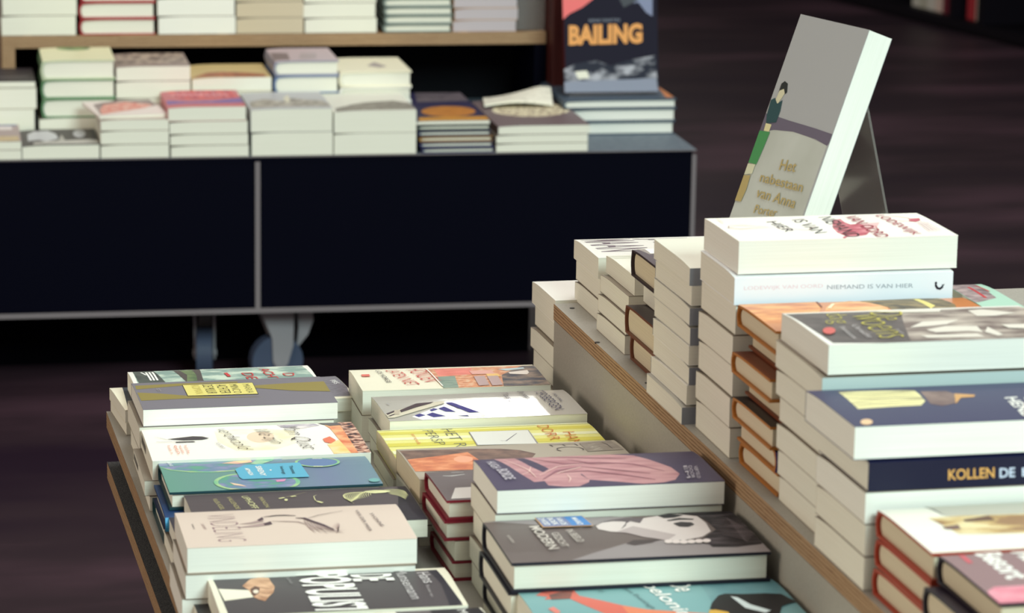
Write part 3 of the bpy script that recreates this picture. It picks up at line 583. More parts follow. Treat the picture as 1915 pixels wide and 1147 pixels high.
# ------------------------------------------------------------------ stacks of books
GL, GM, GR = 'books in the left row on the low table', 'books in the middle row on the low table', 'books stacked on the raised plywood shelf'
P_ = lambda T, **k: dict(T=T, **k)
HC = dict(kind='hard')
tealD = (22, 60, 70)
A0 = stack((234, 767), .030, 0, 3.6, .256, .107, [P_(.015, cover=CREAM, art=art_dark, label='cream-edged paperback with dark cover on the far left corner of the low table'), P_(.015, dx=.002, dy=.006, look='thin paperback')], 'dark cream-edged paperback', GL)
c0 = atz(236, 692, .0525)
M = frame(Vector((c0.x+.002, c0.y-.122, .0302)), .3)
book(M, .2, .122, .022, cover=WHITE, art=art_green, label='paperback with misty green hills on its white-bordered cover, behind the grey-olive one', group=GL)
stack((267.5, 766), .070, 0, -.1, .202, .1215, [P_(.0185, cover=(124, 120, 130), art=art_gray, page=PAGE_W, label='grey paperback with olive bands and pale yellow title label'), P_(.026, dx=-.004), P_(.026, dx=-.001)], 'grey-olive paperback', GL)
stack((285, 862), .052, 0, -1.0, .218, .130, [P_(.020, cover=(250, 246, 238), art=art_wij, ticks=True, label='white paperback with handwritten titles and orange sunset picture at its right end'), P_(.016, dx=-.008, ticks=True), P_(.016, dx=-.003)], 'white handwritten-title paperback', GL)
stack((317, 921), .051, 0, -.6, .206, .112, [P_(.018, **HC, cover=gmat([(0, (104, 156, 142)), (.45, (112, 148, 152)), (.75, (116, 132, 164)), (1, (112, 142, 158))], 'X', .206, .35, .4), spine=tealD, board=tealD, art=art_bubble, label='teal hardcover with soap bubbles and a light blue title label'),
      P_(.016, **HC, dx=-.006, dy=-.02, flip=True, cover=(34, 64, 110), spine=(60, 150, 200), board=(24, 44, 84), look='blue hardcover, bright blue spine outward'), P_(.017, **HC, dx=-.006, cover=tealD, spine=tealD, look='dark teal hardcover')], 'soap-bubble hardcover', GL)
c1 = atz(341, 922, .050)
stackw((c1.x, c1.y-.122), .050, 0, -.6, .214, .121, [P_(.018, cover=(84, 76, 80), art=art_uphof, label='dark grey paperback with pale yellow swirling wing drawing'), P_(.016, dx=-.016, cover=(52, 48, 62), look='dark-covered paperback jutting left'), P_(.016, dx=-.019)], 'swirling-wing paperback', GL)
stack((350, 1025), .0715, 0, -1.2, .204, .1185, [P_(.0235, cover=(222, 204, 192), art=art_vonne, page=PAGE_W, label='pale pink paperback with fine twig drawing and thin-lettered title'), P_(.022, dx=-.002, dy=-.004, page=PAGE_W), P_(.025, dx=-.005, dy=-.002, page=PAGE_W)], 'pale pink twig paperback', GL)
c2 = atz(379, 1076, .044)
stackw((c2.x+.001, c2.y-.118), .044, 0, -1.2, .212, .117, [P_(.022, cover=(236, 232, 212), art=art_pop, label='black-panelled paperback with a hand, white cuff and tall white title letters'), P_(.021, dx=-.012, cover=(30, 28, 34), look='black-covered paperback jutting left')], 'black hand-and-cuff paperback', GL)
c3 = atz(892, 1127, .052)
stackw((c3.x-.205, c3.y-.121), .052, 0, -1, .205, .118, [P_(.026, cover=(236, 230, 214), art=art_h, label='cream and black paperback cut off by the bottom edge of the photo'), P_(.026)], 'cream and black bottom-edge paperback', GL)

# middle row
stack((678, 731), .057, 0, -1.5, .206, .104, [P_(.027, cover=CREAM, art=art_hond, label='cream paperback with red title beside a colourful painted picture'), P_(.029, dx=-.001)], 'cream red-titled painted-picture paperback', GM)
stack((729, 788), .060, 0, -.3, .209, .113, [P_(.023, cover=(190, 186, 178), rough=.13, spec=.7, art=art_tess, label='glossy grey paperback with blue checks and dark blue author name'), P_(.019, dx=-.003), P_(.019, dx=-.001)], 'glossy grey blue-checked paperback', GM)
stack((741, 858), .054, 0, -.8, .222, .119, [P_(.021, cover=(232, 228, 142), art=art_yel, page=PAGE_T, label='yellow striped paperback with orange author name and small white note'), P_(.016, dx=-.003), P_(.017, dx=-.002)], 'yellow striped paperback', GM)
c4 = atz(741.5, 835.6, .067)
stackw((c4.x, c4.y-.121), .067, 0, .2, .222, .120, [P_(.024, cover=(176, 166, 152), art=art_ec, page=PAGE_T, label='beige paperback with dark orange picture, partly under the pink-figure book'), P_(.022), P_(.021)], 'beige and orange paperback', GM)
c5 = atz(795, 877, .078); redb = (132, 24, 46)
stackw((c5.x-.001, c5.y-.110), .078, 0, 0, .19, .109, [P_(.0195, **HC, cover=(108, 98, 100), spine=redb, board=redb, art=art_red, label='grey hardcover with dark red boards squeezed between beige and purple books'),
       P_(.0195, **HC, dx=-.002, cover=redb, spine=redb, look='dark red hardcover'), P_(.0195, dx=.008, look='cream paperback'), P_(.0195, **HC, dx=.006, cover=redb, spine=redb, look='dark red hardcover')], 'grey dark-red-edged hardcover', GM)
stack((930, 917), .120, 0, -.8, .2075, .111, [P_(.022, cover=(72, 64, 92), art=art_human, page=PAGE_W, spine=(24, 22, 34), label='purple paperback with pink curled figures spread across its cover'), P_(.025, dx=-.001, dy=.003), P_(.025, dx=.001), P_(.024, dx=-.002, dy=.002), P_(.024)], 'purple pink-figure paperback', GM)
bb = (24, 24, 40)
stack((957, 1053.5), .095, 0, -1.2, .226, .133, [P_(.0265, **HC, cover=(104, 92, 90), spine=bb, board=bb, art=art_modi, label='hardcover with black and white face lying sideways and blue sticker'), P_(.026, **HC, dx=-.002, dy=.002, cover=bb, spine=bb, look='dark-edged hardcover'), P_(.021, **HC, dx=.001, dy=-.001, cover=bb, spine=bb, look='dark-edged hardcover'), P_(.021, dx=.002)], 'black and white face hardcover', GM)
c6 = atz(957, 1101, .070)
stackw((c6.x+.002, c6.y-.122), .070, 0, -1.0, .224, .121, [P_(.023, cover=(122, 168, 172), art=art_belo, label='teal paperback with stretched red arm and black hat on its cover'), P_(.023, dx=-.001), P_(.024)], 'teal red-arm paperback', GM)
# stack standing behind the end of the raised shelf
stackw((.4905, -.080), .128, 0, .3, .2, .112, [P_(.027, cover=WHITE, label='white paperback on the stack behind the far end of the raised shelf'), P_(.026, dx=.004), P_(.025, dx=-.001), P_(.025, dx=.003), P_(.025)], 'white paperback behind shelf end', GM)

# the raised shelf
def px_stack(NL, z, rot, L, W, layers, short): stack(NL, z, RZ, rot, L, W, layers, short, GR)
px_stack((1119, 482), .1965, -.2, .215, .112, [P_(.0235, cover=WHITE, spine=WHITE, art=art_maan, label='white paperback with tall grey-purple title letters, farthest on the raised shelf'), P_(.024, dx=.003), P_(.024, dx=.002)], 'white tall-lettered paperback')
px_stack((1187, 517), .208, 0, .205, .119, [P_(.0205, cover=(242, 240, 226), art=art_pale, label='cream paperback with pale green lines, second stack on the raised shelf'), P_(.021, dx=-.006), P_(.021, dx=-.008), P_(.021, dx=-.009)], 'cream green-lined paperback')
br = (112, 66, 46); s3 = (58, 46, 50)
c7 = atz(1180, 461.5, .242)
stackw((c7.x, c7.y-.122), .242, RZ, 0, .2, .121, [P_(.029, **HC, cover=(96, 86, 92), spine=br, board=s3, page=PAGE_T, art=art_r3, label='hardcover with brown spine and grey cover, topmost of the third shelf stack'), P_(.028, dx=.014, flip=True, look='reversed pale book'),
        P_(.030, **HC, dx=-.005, cover=s3, spine=br, page=PAGE_T, look='brown-spined hardcover'), P_(.028, **HC, dx=.001, cover=s3, spine=br, page=PAGE_T, look='brown-spined hardcover')], 'brown-spined grey hardcover', GR)
gs = (140, 144, 154)
px_stack((1290.6, 497), .279, 0, .205, .130, [P_(.0195, cover=(230, 228, 214), spine=gs, flip=True, label='pale paperback lying topmost on the eight-high stack holding the display book')]+
     [P_(.0193, dx=x, cover=(190, 188, 182) if f else WHITE, spine=gs, flip=f, look=('grey-spined' if f else 'pale-paged')+' paperback') for x, f in ((.002, False), (.001, True), (.002, True), (.001, False), (.002, True), (0, False), (-.004, True))], 'pale paperback below display book')
px_stack((1382, 451), .327, -.3, .2075, .114, [P_(.0305, cover=(250, 246, 238), art=art_lode, page=PAGE_W, bow=.001, label='thick white paperback with red lettering and pink fish, topmost by the display book'),
     P_(.0275, cover=(244, 246, 250), spine=(236, 240, 250), flip=True, art=art_lode_spine, dx=-.004, dy=-.004, L=.207, look='', label='thick white paperback, spine outward with blurred lettering, under the pink-fish book')]+[P_(.0288, dx=x) for x in (-.001, -.003, -.002, -.004, -.003)], 'pink-fish white paperback')
og = (176, 110, 44); og2 = (120, 62, 36)
c8 = atz(1376, 564, .274)
stackw((c8.x+.001, c8.y-.119), .274, RZ, 0, .212, .118, [P_(.0215, **HC, cover=(206, 130, 76), spine=(40, 34, 26), board=og, page=PAGE_T, rough=.3, art=art_orange, label='orange glossy hardcover peeping out between the white spine and the black-photo paperback'),
     P_(.0213, **HC, flip=True, dx=.012, cover=(60, 30, 36), spine=(80, 60, 120), board=og2, page=PAGE_T, look='reversed orange-edged hardcover'), P_(.0213, **HC, dx=-.004, cover=og2, spine=(58, 44, 28), board=og, page=PAGE_T, look='orange-edged hardcover'),
     P_(.0213, **HC, flip=True, dx=.010, cover=(60, 30, 46), spine=(80, 60, 120), board=og2, page=PAGE_T, look='reversed orange-edged hardcover'), P_(.0213, **HC, dx=-.002, cover=(40, 26, 26), spine=(58, 54, 28), board=og, page=PAGE_T, look='orange-edged hardcover'),
     P_(.0213, **HC, flip=True, dx=.004, cover=(50, 30, 40), spine=(90, 76, 140), board=og, page=PAGE_T, look='reversed violet-spined hardcover'), P_(.0213, **HC, dx=.006, cover=(60, 34, 36), spine=(60, 50, 34), board=og, page=PAGE_T, look='orange-edged hardcover')], 'orange glossy hardcover', GR)
px_stack((1550, 645), .294, -.2, .215, .130, [P_(.0255, cover=WHITE, art=art_woens, page=PAGE_W, label='white-bordered paperback with yellow outlined title over black and white city photo'), P_(.024, dx=-.004, dy=.001, flip=True, spine=(190, 206, 206))]+[P_(.0238, dx=x) for x in (-.003, .001, -.001, .001, .003)], 'yellow-titled city-photo paperback')
px_stack((1599, 797.5), .260, 0, .225, .125, [P_(.0275, cover=(58, 60, 96), art=art_navy, page=PAGE_W, label='navy paperback with cream striped picture and white author lettering'),
     P_(.0265, flip=True, dx=.013, dy=.001, cover=(30, 36, 84), spine=(5, 8, 46), art=art_kollen, label='paperback with navy spine outward lettered in orange, under the navy cream-striped one'), P_(.0262, dx=.011, page=PAGE_W), P_(.0265, dx=.012), P_(.028, dx=.012)], 'navy cream-striped paperback')
rb = (170, 62, 40); c9 = atz(1638, 946, .196)
stackw((c9.x, c9.y-.128), .196, RZ, 0, .22, .127, [P_(.0237, **HC, cover=(246, 244, 232), spine=(96, 20, 20), board=rb, page=PAGE_T, art=art_r9, label='white hardcover with red boards and golden picture near the lower right corner'), P_(.0237, **HC, dx=.0, cover=rb, spine=(96, 20, 20), board=rb, page=PAGE_T, look='red hardcover'), P_(.0237, **HC, dx=-.001, cover=(206, 150, 130), spine=(150, 140, 120), board=rb, page=PAGE_T, look='red-edged hardcover')], 'red-edged golden-picture hardcover', GR)
kb = (28, 16, 36); c10 = atz(1752, 1031, .200)
stackw((c10.x, c10.y-.128), .200, RZ, 0, .22, .127, [P_(.0235, **HC, cover=(150, 120, 124), spine=kb, board=kb, page=PAGE_T, art=art_r10, label='mauve and pink hardcover with bold white title at lower right corner'), P_(.0255, **HC, dx=-.010, cover=kb, spine=kb, page=PAGE_T, look='black-edged hardcover'), P_(.026, **HC, dx=-.006, cover=kb, spine=kb, page=PAGE_T, look='black-edged hardcover')], 'mauve and pink hardcover', GR)
# second row of the shelf, only its far corner in view
c11 = atz(1834, 526, .272)
def art_teal(a):
    a.zoom(1280, 380, 3.016); a.poly(nmat((120, 104, 110), (190, 170, 170), (60, 90, 1)), [(1500, 446), (1640, 446), (1760, 535), (1660, 560), (1500, 560)]); a.line(mat((196, 60, 66)), .003, [(1600, 470), (1700, 535)]); a.line(mat((196, 90, 90)), .002, [(1640, 460), (1720, 500)])
print('c11', c11)
stackw((.7125, c11.y-.122), .272, RZ, 0, c11.x-.7125, .121, [P_(.025, cover=(176, 214, 196), art=art_teal, label='pale mint paperback whose corner shows behind the city-photo paperback')]+[P_(.0244) for _ in range(5)], 'pale mint paperback', GR)

# ------------------------------------------------------------------ the book on the acrylic easel
wv, hv, uv = Vector((.23796, -.97128, 0)), Vector((.97128, .23796, 0)), Vector((.33915, .08309, .93705)); nv = uv.cross(-wv)
PB = Vector((.62798, -.57722, .2796))
Mx = Matrix((uv, -wv, nv)).transposed().to_4x4(); Mx.translation = PB
book(Mx, .2158, .1248, .028, cover=(168, 168, 170), page=PAGE_W, art=art_nab, label='grey paperback with green-dressed figure propped upright on a clear acrylic easel', bow=0, rough=.35)
ez = empty('book_easel', (PB.x+.02, PB.y+.03, .2792)); tag(ez, 'clear acrylic easel holding the upright grey paperback', 'stand')
def slab(name, p, a, b, n, th):
    q = MB(); c = [p, p+a, p+a+b, p+b]; k = n*th; q.add([tuple(x) for x in c]+[tuple(x+k) for x in c], [(0, 1, 2, 3), (4, 5, 6, 7), (0, 1, 5, 4), (1, 2, 6, 5), (2, 3, 7, 6), (3, 0, 4, 7)])
    o = q.build(name, [ACRYL], ez); o.location = -ez.location
pb = PB-nv*.0012-wv*.012
yv = -wv*.085
A = pb+uv*.154; F = Vector((A.x, A.y, .2806))+hv*.037
slab('front_plate', pb+uv*.004, uv*.150, yv, -nv, .0025)
d1 = F-A; n1 = d1.cross(yv).normalized()
if n1.x < 0: n1 = -n1
slab('rear_leg', A, d1, yv, n1, .0025)

# ------------------------------------------------------------------ navy table on casters, further back
ZN = -.09
NO = atz(0, 300, ZN); NE = atz(1303, 280, ZN); _u = (NE-NO).normalized(); ULEN = (NE-NO).length
_v = Vector((0, 0, 1)).cross(_u)
NF = Matrix((_u, _v, Vector((0, 0, 1)))).transposed().to_4x4(); NF.translation = NO; NI = NF.inverted()
def nv(px, py, v):
    """pixel to (u, w) on the upright plane v behind the front of the navy table"""
    r = NI.to_3x3() @ ray(px, py); o = NI @ CAM; q = o+r*((v-o.y)/r.y); return q.x, q.z
wb = nv(481, 586, 0)[1]; uj = nv(482, 400, 0)[0]; DT = .68; FL = FLOOR-ZN
nt_ = empty('navy_table', (NO.x, NO.y, FLOOR), math.atan2(_u.y, _u.x)); NOF = Vector((0, 0, -FL))
tag(nt_, 'long navy-blue display table with grey metal edging, standing on casters', 'table')
def npart(name, mats, boxes, parent=nt_, off=NOF):
    q = MB()
    for b in boxes: q.box(*b[:6], mi=b[6] if len(b) > 6 else 0, sides=b[7] if len(b) > 7 else None)
    o = q.build(name, mats, parent); o.location = off; return o
LE = -1.9
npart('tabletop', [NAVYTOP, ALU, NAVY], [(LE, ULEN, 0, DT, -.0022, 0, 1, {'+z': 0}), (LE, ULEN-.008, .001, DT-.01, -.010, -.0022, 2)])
npart('front_panel', [NAVY], [(LE, uj-.0045, .002, .02, wb+.009, -.010)])
npart('front_panel', [NAVY], [(uj+.0045, ULEN-.008, .002, .02, wb+.009, -.010)])
npart('side_panel', [NAVY], [(ULEN-.02, ULEN-.001, .02, DT-.01, wb+.009, -.010)])
npart('frame', [ALU], [(LE, ULEN, 0, .022, wb, wb+.009), (uj-.0045, uj+.0045, 0, .02, wb+.009, -.010), (ULEN-.008, ULEN, 0, .02, wb+.009, -.010)])
npart('underside', [mat((8, 8, 12), .8, .05)], [(LE, ULEN-.001, .022, DT-.01, wb+.001, wb+.009)])
npart('dark_base_block', [mat((4, 4, 8), .9, .02)], [(LE, ULEN-.25, .30, DT-.05, FL+.0005, wb+.001)])  # added near-black block standing in for the deep shade below the table
STEEL = mat((150, 146, 152), .4, .4); WHL = mat((70, 80, 104), .5, .3)
def caster(px, py, v, ang, r=.048):
    u, w = nv(px, py, v); w = FL+r
    e = MB()
    def f3(x, y, z):
        c, s_ = math.cos(ang), math.sin(ang); return (u+x*c-y*s_, v+x*s_+y*c, z)
    h = wb-w
    e.prism([(-.03, wb-.004), (.03, wb-.004), (.03, wb), (-.03, wb)], -.05, .05, 0, f3)
    for y in (-.020, .016):
        n0 = [(x, z) for x, z in ((-.045, wb-.004), (.030, wb-.004), (.028, w+.03), (.018, w-.004), (.008, w-.014), (-.004, w-.012), (-.010, w), (-.012, w+.045), (-.03, wb-.020))]
        vs = [f3(x, y, z) for x, z in n0]+[f3(x, y+.004, z) for x, z in n0]; n = len(n0)
        e.add(vs, [list(range(n)), [i+n for i in range(n)][::-1]]+[[i, (i+1) % n, (i+1) % n+n, i+n] for i in range(n)])
    # brake lever at the back of the fork
    n0 = [(.038, wb-.004), (.066, wb-.004), (.068, wb-.035), (.058, wb-.062), (.036, wb-.088), (.040, wb-.05)]; n = len(n0)
    e.add([f3(x, -.012, z) for x, z in n0]+[f3(x, .012, z) for x, z in n0], [list(range(n)), [i+n for i in range(n)][::-1]]+[[i, (i+1) % n, (i+1) % n+n, i+n] for i in range(n)])
    o = e.build('caster', [STEEL], nt_); o.location = NOF
    q = MB(); q.tube(f3(0, -.0145, w), f3(0, .0145, w), r, 40); q.tube(f3(0, -.022, w), f3(0, .022, w), .007, 12, 1)
    q.build('wheel', [WHL, STEEL], o)
caster(516, 675, .09, R(8)); caster(383, 660, .16, R(84)); caster(1240, 660, .09, R(10)); 

# plywood box shelf standing on the navy table
VS = .41
sw_ = nv(0, 68, VS)[1]; u0 = nv(4, 100, VS)[0]; u1 = nv(1021, 60, VS)[0]; st_ = sw_-nv(0, 91, VS)[1]
bs_ = empty('box_shelf', (NF @ Vector((u0, VS, 0)))[:], math.atan2(_u.y, _u.x)); BO = Vector((-u0, -VS, 0))
tag(bs_, 'raw plywood box shelf standing at the back of the navy table', 'shelf')
npart('shelf_top', [PLY], [(u0, u1, VS, DT-.02, sw_-st_, sw_)], bs_, BO)
npart('upright', [PLY], [(u0, u0+.024, VS, DT-.02, .0003, sw_-st_)], bs_, BO)
npart('upright', [NAVY, PLY], [(u1-.022, u1, VS+.0, DT-.02, .0003, sw_-st_)], bs_, BO)
npart('back_panel', [mat((8, 8, 14), .7, .1)], [(u0+.024, u1-.022, DT-.04, DT-.022, .0003, sw_-st_)], bs_, BO)

GN, GB, GS = 'books in the front row on the navy table', 'books in the second row on the navy table', 'books on the plywood box shelf'
KT = .77
def nstack(x0, x1, yt, v, base, W, layers, short, group, rot=0):
    """tail edges to the front, spines on the left; W is the depth of the stack"""
    u, w = nv(x0, yt, v); u2, _ = nv(x1, yt, v)
    ls = [dict(l, T=l['T']*KT) for l in layers]
    stackw((u2, v), w, base, 90+rot, W*1.32, u2-u, [dict(l, dx=l.get('dy', 0), dy=-l.get('dx', 0)) for l in ls], short, group, NF)
    return u, w, u2
E1 = .0004; F1 = .0008
def nart(fn): return fn
def a1(a):
    a.zoom(0, 60, 3.83); a.poly(mat((96, 110, 160)), [(-40, 640), (110, 650), (120, 672), (-40, 672)]); a.poly(mat((226, 216, 216)), [(-60, 680), (80, 676), (90, 700), (-60, 705)]); a.poly(nmat((190, 160, 110), (206, 190, 160), (80, 80, 1)), [(-60, 750), (130, 745), (140, 780), (-60, 785)])
def a2(a):
    a.zoom(0, 60, 3.83); a.poly(mat((206, 206, 210)), [(196, 730), (240, 712), (340, 708), (400, 730), (418, 765), (330, 785), (280, 772), (200, 776)]); a.ell(mat((190, 190, 194)), 568, 728, 44, 28); a.poly(mat((26, 24, 38)), [(640, 685), (720, 680), (730, 780), (670, 780)]); a.poly(mat((180, 176, 170)), [(420, 780), (440, 735), (470, 780)]); a.poly(mat((196, 192, 186)), [(240, 790), (640, 768), (740, 775), (740, 800), (240, 805)])
def a3(a):
    a.zoom(0, 60, 3.83); a.poly(nmat((110, 90, 90), (170, 150, 150), (40, 40, 1)), [(668, 518), (1100, 442), (1150, 520), (720, 590)]); a.poly(nmat((216, 110, 100), (236, 190, 176), (60, 90, 1)), [(740, 520), (900, 500), (1100, 520), (1030, 545), (730, 590), (715, 560)]); a.line(mat((60, 54, 60)), .004, [(1060, 505), (1130, 490)])
def a4(a):
    a.zoom(0, 60, 3.83); a.poly(nmat((176, 60, 90), (226, 96, 96), (40, 80, 1)), [(1180, 420), (1560, 412), (1650, 412), (1700, 470), (1500, 480), (1300, 480)]); a.poly(nmat((96, 80, 160), (140, 110, 170), (50, 80, 1)), [(1190, 485), (1350, 500), (1550, 490), (1740, 470), (1760, 505), (1200, 512)])
    a.text('VERHALEN', (1220, 462), (1640, 462), (1190, 436), mat((236, 170, 180)))
def a5(a):
    a.zoom(440, 0, 3.7); a.poly(nmat((120, 110, 104), (196, 190, 180), (60, 60, 1)), [(100, 700), (200, 685), (330, 700), (380, 680), (600, 695), (680, 735), (110, 740)]); a.poly(mat((216, 210, 190)), [(330, 680), (365, 655), (380, 700), (355, 715)])
def a6(a):
    a.zoom(440, 0, 3.7); a.poly(nmat((112, 104, 98), (150, 144, 136), (60, 60, 1)), [(690, 745), (880, 710), (1090, 696), (1200, 712), (1245, 755), (700, 768)])
def a7(a):
    a.zoom(780, 120, 5.632); a.poly(nmat((84, 76, 86), (110, 100, 108), (60, 60, 60)), [(-60, 180), (540, 170), (640, 385), (0, 400)]); a.ell(nmat((176, 110, 40), (196, 126, 50), (60, 60, 1)), 330, 498, 285, 56); a.poly(mat((200, 140, 50)), [(20, 562), (760, 548), (790, 590), (20, 600)])
def a8(a):
    a.zoom(780, 120, 5.632); a.ell(nmat((150, 130, 110), (236, 226, 196), (90, 110, 1), lo=.42, hi=.52), 1200, 478, 410, 76)
def a9(a):
    a.zoom(1020, 0, 4.248); a.poly(nmat((196, 110, 50), (216, 140, 80), (60, 60, 1)), [(890, 690), (960, 690), (1050, 770), (960, 775)])
nstack(-95, 40, 266, F1, E1, .14, [P_(.020, cover=(170, 150, 150), art=a1, label='paperback with blue and beige cover cut off at the left, front row'), P_(.02)], 'blue and beige paperback at left', GN)
nstack(41, 186, 272, F1, E1, .13, [P_(.034, cover=(66, 58, 60), art=a2, label='low paperback with white car-like shape on its dark cover, front row')], 'dark paperback', GN)
u_, w_, _q = nstack(188, 316, 224, F1, E1, .14, [P_(.026, cover=(196, 180, 170), label='pale paperback directly under the tilted white-bordered photo book'), P_(.033), P_(.033)], 'tilted photo book', GN)
book(NF @ Matrix.Translation((_q+.001, F1+.022, w_+.0002)) @ Matrix.Rotation(R(98), 4, 'Z'), .165, _q-u_+.004, .006, cover=(236, 222, 218), art=a3, label='thin white-bordered book with reddish photo cover lying skewed on its stack', group=GN)
nstack(314, 460, 200, F1, E1, .145, [P_(.034, cover=(200, 110, 120), art=a4, label='paperback with red and purple sunset cover, front row of navy table'), P_(.031, dx=.003), P_(.027, dx=.004), P_(.028, dx=.005)], 'red and purple paperback', GN)
nstack(469, 622, 204, F1, E1, .15, [P_(.055, cover=(186, 186, 190), art=a5, label='thick paperback with pale misty cover beside the red and purple one'), P_(.052, dx=.001, board=None, spine=(90, 100, 104))], 'pale misty paperback', GN)
nstack(625, 779, 208, F1, E1, .15, [P_(.052, cover=(226, 224, 214), art=a6, label='white paperback with brownish strip along its cover edge, front row'), P_(.050)], 'white brown-strip paperback', GN)
mg = dict(kind='hard', page=PAGE_W)
nstack(779, 916, 226, F1, E1, .25, [P_(.010, cover=(28, 26, 70), spine=(28, 26, 70), kind='paper', art=a7, label='navy magazine with orange disc and ochre edge, topmost by the white booklet')]+
       [P_(.0115, kind='hard', dx=d_, cover=c_, spine=c_, look=l_) for d_, c_, l_ in ((.001, (60, 66, 66), 'thin grey-edged hardcover'), (.002, (36, 40, 76), 'thin navy-edged hardcover'), (.005, (150, 112, 60), 'thin ochre-edged hardcover'), (.006, (50, 50, 90), 'thin navy-edged hardcover'), (.009, (44, 44, 84), 'thin navy-edged hardcover'))], 'orange-disc magazine', GN)
u8, w8, u8b = nstack(932, 1103, 235, F1, E1, .225, [P_(.022, cover=(116, 100, 104), art=a8, label='grey large paperback with cream lettered oval, under the white booklet'), P_(.018, dx=-.003), P_(.018, dx=-.003)], 'grey cream-oval book', GN)
# curled booklet lying on it
q = MB(); N = 12; T_ = .004; P3 = []
for j in range(5):
    for i in range(N+1):
        s_, t_ = i/N, j/4
        uu, _w = nv(905+(1033-905)*s_, 190-6*s_, F1+.205)
        bend = .030*(t_**.8)*(s_**1.6)*(1-.35*max(0, s_-.8)*5)+.002+.007*math.sin(math.pi*s_)*(1-t_)
        P3.append((uu+t_*.012, F1+.20+t_*.085, w8+.0005+bend))
def idx(j, i, k): return k*5*(N+1)+j*(N+1)+i
q.v = P3+[(a, b, c+T_) for a, b, c in P3]
for j in range(4):
    for i in range(N):
        q.f.append([idx(j, i, 1), idx(j, i+1, 1), idx(j+1, i+1, 1), idx(j+1, i, 1)]); q.f.append([idx(j, i, 0), idx(j+1, i, 0), idx(j+1, i+1, 0), idx(j, i+1, 0)])
for i in range(N):
    q.f.append([idx(0, i, 0), idx(0, i+1, 0), idx(0, i+1, 1), idx(0, i, 1)]); q.f.append([idx(4, i, 0), idx(4, i, 1), idx(4, i+1, 1), idx(4, i+1, 0)])
for j in range(4):
    q.f.append([idx(j, 0, 0), idx(j, 0, 1), idx(j+1, 0, 1), idx(j+1, 0, 0)]); q.f.append([idx(j, N, 0), idx(j+1, N, 0), idx(j+1, N, 1), idx(j, N, 1)])
q.mi = [0]*len(q.f)
bk = q.build('booklet', [nmat((206, 200, 186), (240, 236, 222), (70, 70, 70), lo=.3, hi=.45)]); bk.matrix_world = NF
tag(bk, 'cream booklet with curled corner lying on the grey cream-oval book', 'booklet')

VB = .175
def hb(c, **k): return dict(kind='hard', cover=c, spine=c, page=PAGE_W, **k)
sl = (70, 84, 100)
u9, w9, u9b = nstack(1054, 1265, 187, VB, E1, .20, [P_(.023, **hb(sl), art=a9, label='slate hardcover comic lying topmost under the standing dark comic'), P_(.022, **hb(sl, dx=-.001), look='slate hardcover'), P_(.022, **hb(sl, dx=-.003), look='slate hardcover')], 'standing dark comic', GN)
def art_bail(a):
    a.zoom(1020, 0, 4.248); og_ = mat((222, 150, 70))
    a.poly(nmat((40, 42, 56), (176, 176, 186), (50, 26, 1), .5, .1, .45, .62, 6), [(130, 560), (240, 505), (400, 480), (520, 520), (700, 470), (870, 440), (900, 740), (130, 745)])
    a.poly(mat((130, 134, 154)), [(140, 650), (880, 622), (900, 740), (140, 745)]); a.poly(mat((226, 222, 206)), [(235, 570), (330, 562), (350, 620), (260, 628)])
    a.poly(mat((226, 96, 96)), [(60, -400), (700, -400), (370, 0), (290, 60), (190, 110), (110, 180), (60, 120)]); a.poly(mat((116, 122, 154)), [(590, -60), (740, -200), (850, -200), (850, 130), (800, 100), (740, 20), (680, 25), (610, 20)]); a.poly(mat((34, 32, 46)), [(560, -60), (600, -200), (740, 0), (620, 60)])
    a.text('BAILING', (185, 362), (770, 345), (185, 200), og_, .05); a.text('RENE MARTIN', (345, 178), (590, 172), (345, 152), mat((120, 124, 140)))
tl = R(12); ub, vb = nv(1233, 172, VB+.045)[0], VB+.045
X_ = Vector((0, math.sin(tl), math.cos(tl))); Y_ = Vector((-1, 0, 0)); Z_ = X_.cross(Y_)
Mb = Matrix((X_, Y_, Z_)).transposed().to_4x4(); Mb.translation = Vector((ub, vb+.015, w9+.0035))
Wb = ub-nv(1056, 176, vb)[0]
book(NF @ Mb, .26, Wb, .012, kind='hard', cover=(32, 30, 44), spine=(60, 20, 24), page=PAGE_W, art=art_bail, bow=0, spec=.08, rough=.6, label='dark comic with orange lettered title standing upright on the slate hardcovers')
pp = empty('wooden_upright', (NF @ Vector((nv(1040, 170, .37)[0]+.004, .37, 0)))[:], math.atan2(_u.y, _u.x)); tag(pp, 'dark red-brown wooden board standing between plywood shelf and upright comic', 'board')
ua, ub2 = nv(1030, 175, .33)[0], nv(1058, 175, .33)[0]; q = MB()
q.box(-.0145, .0145, -.012, .16, .0004, .42); o = q.build('board', [nmat((58, 22, 22), (84, 36, 34), (30, 30, 4), .5, .3)], pp, .0015)

# second row
def b1(a): a.zoom(0, 60, 3.83); a.poly(mat((44, 38, 46)), [(-60, 290), (240, 290), (245, 352), (-60, 352)]); a.line(mat((150, 140, 140)), .004, [(0, 325), (200, 318)])
def b2(a): a.zoom(0, 60, 3.83); a.ell(nmat((70, 110, 70), (150, 176, 120), (60, 60, 1)), 525, 116, 120, 16)
def b3(a): a.zoom(0, 60, 3.83); a.poly(nmat((96, 80, 80), (190, 170, 156), (26, 60, 1)), [(840, 160), (1280, 135), (1340, 215), (820, 235)])
def b4(a): a.zoom(0, 60, 3.83); a.poly(nmat((110, 60, 60), (206, 130, 90), (110, 60, 1)), [(1370, 320), (1480, 290), (1600, 285), (1760, 290), (1900, 300), (1900, 325)])
def b5(a): a.zoom(440, 0, 3.7); a.poly(mat((120, 104, 110)), [(240, 360), (360, 368), (380, 412), (270, 412)]); a.poly(mat((170, 156, 162)), [(450, 370), (560, 368), (560, 405), (440, 410)])
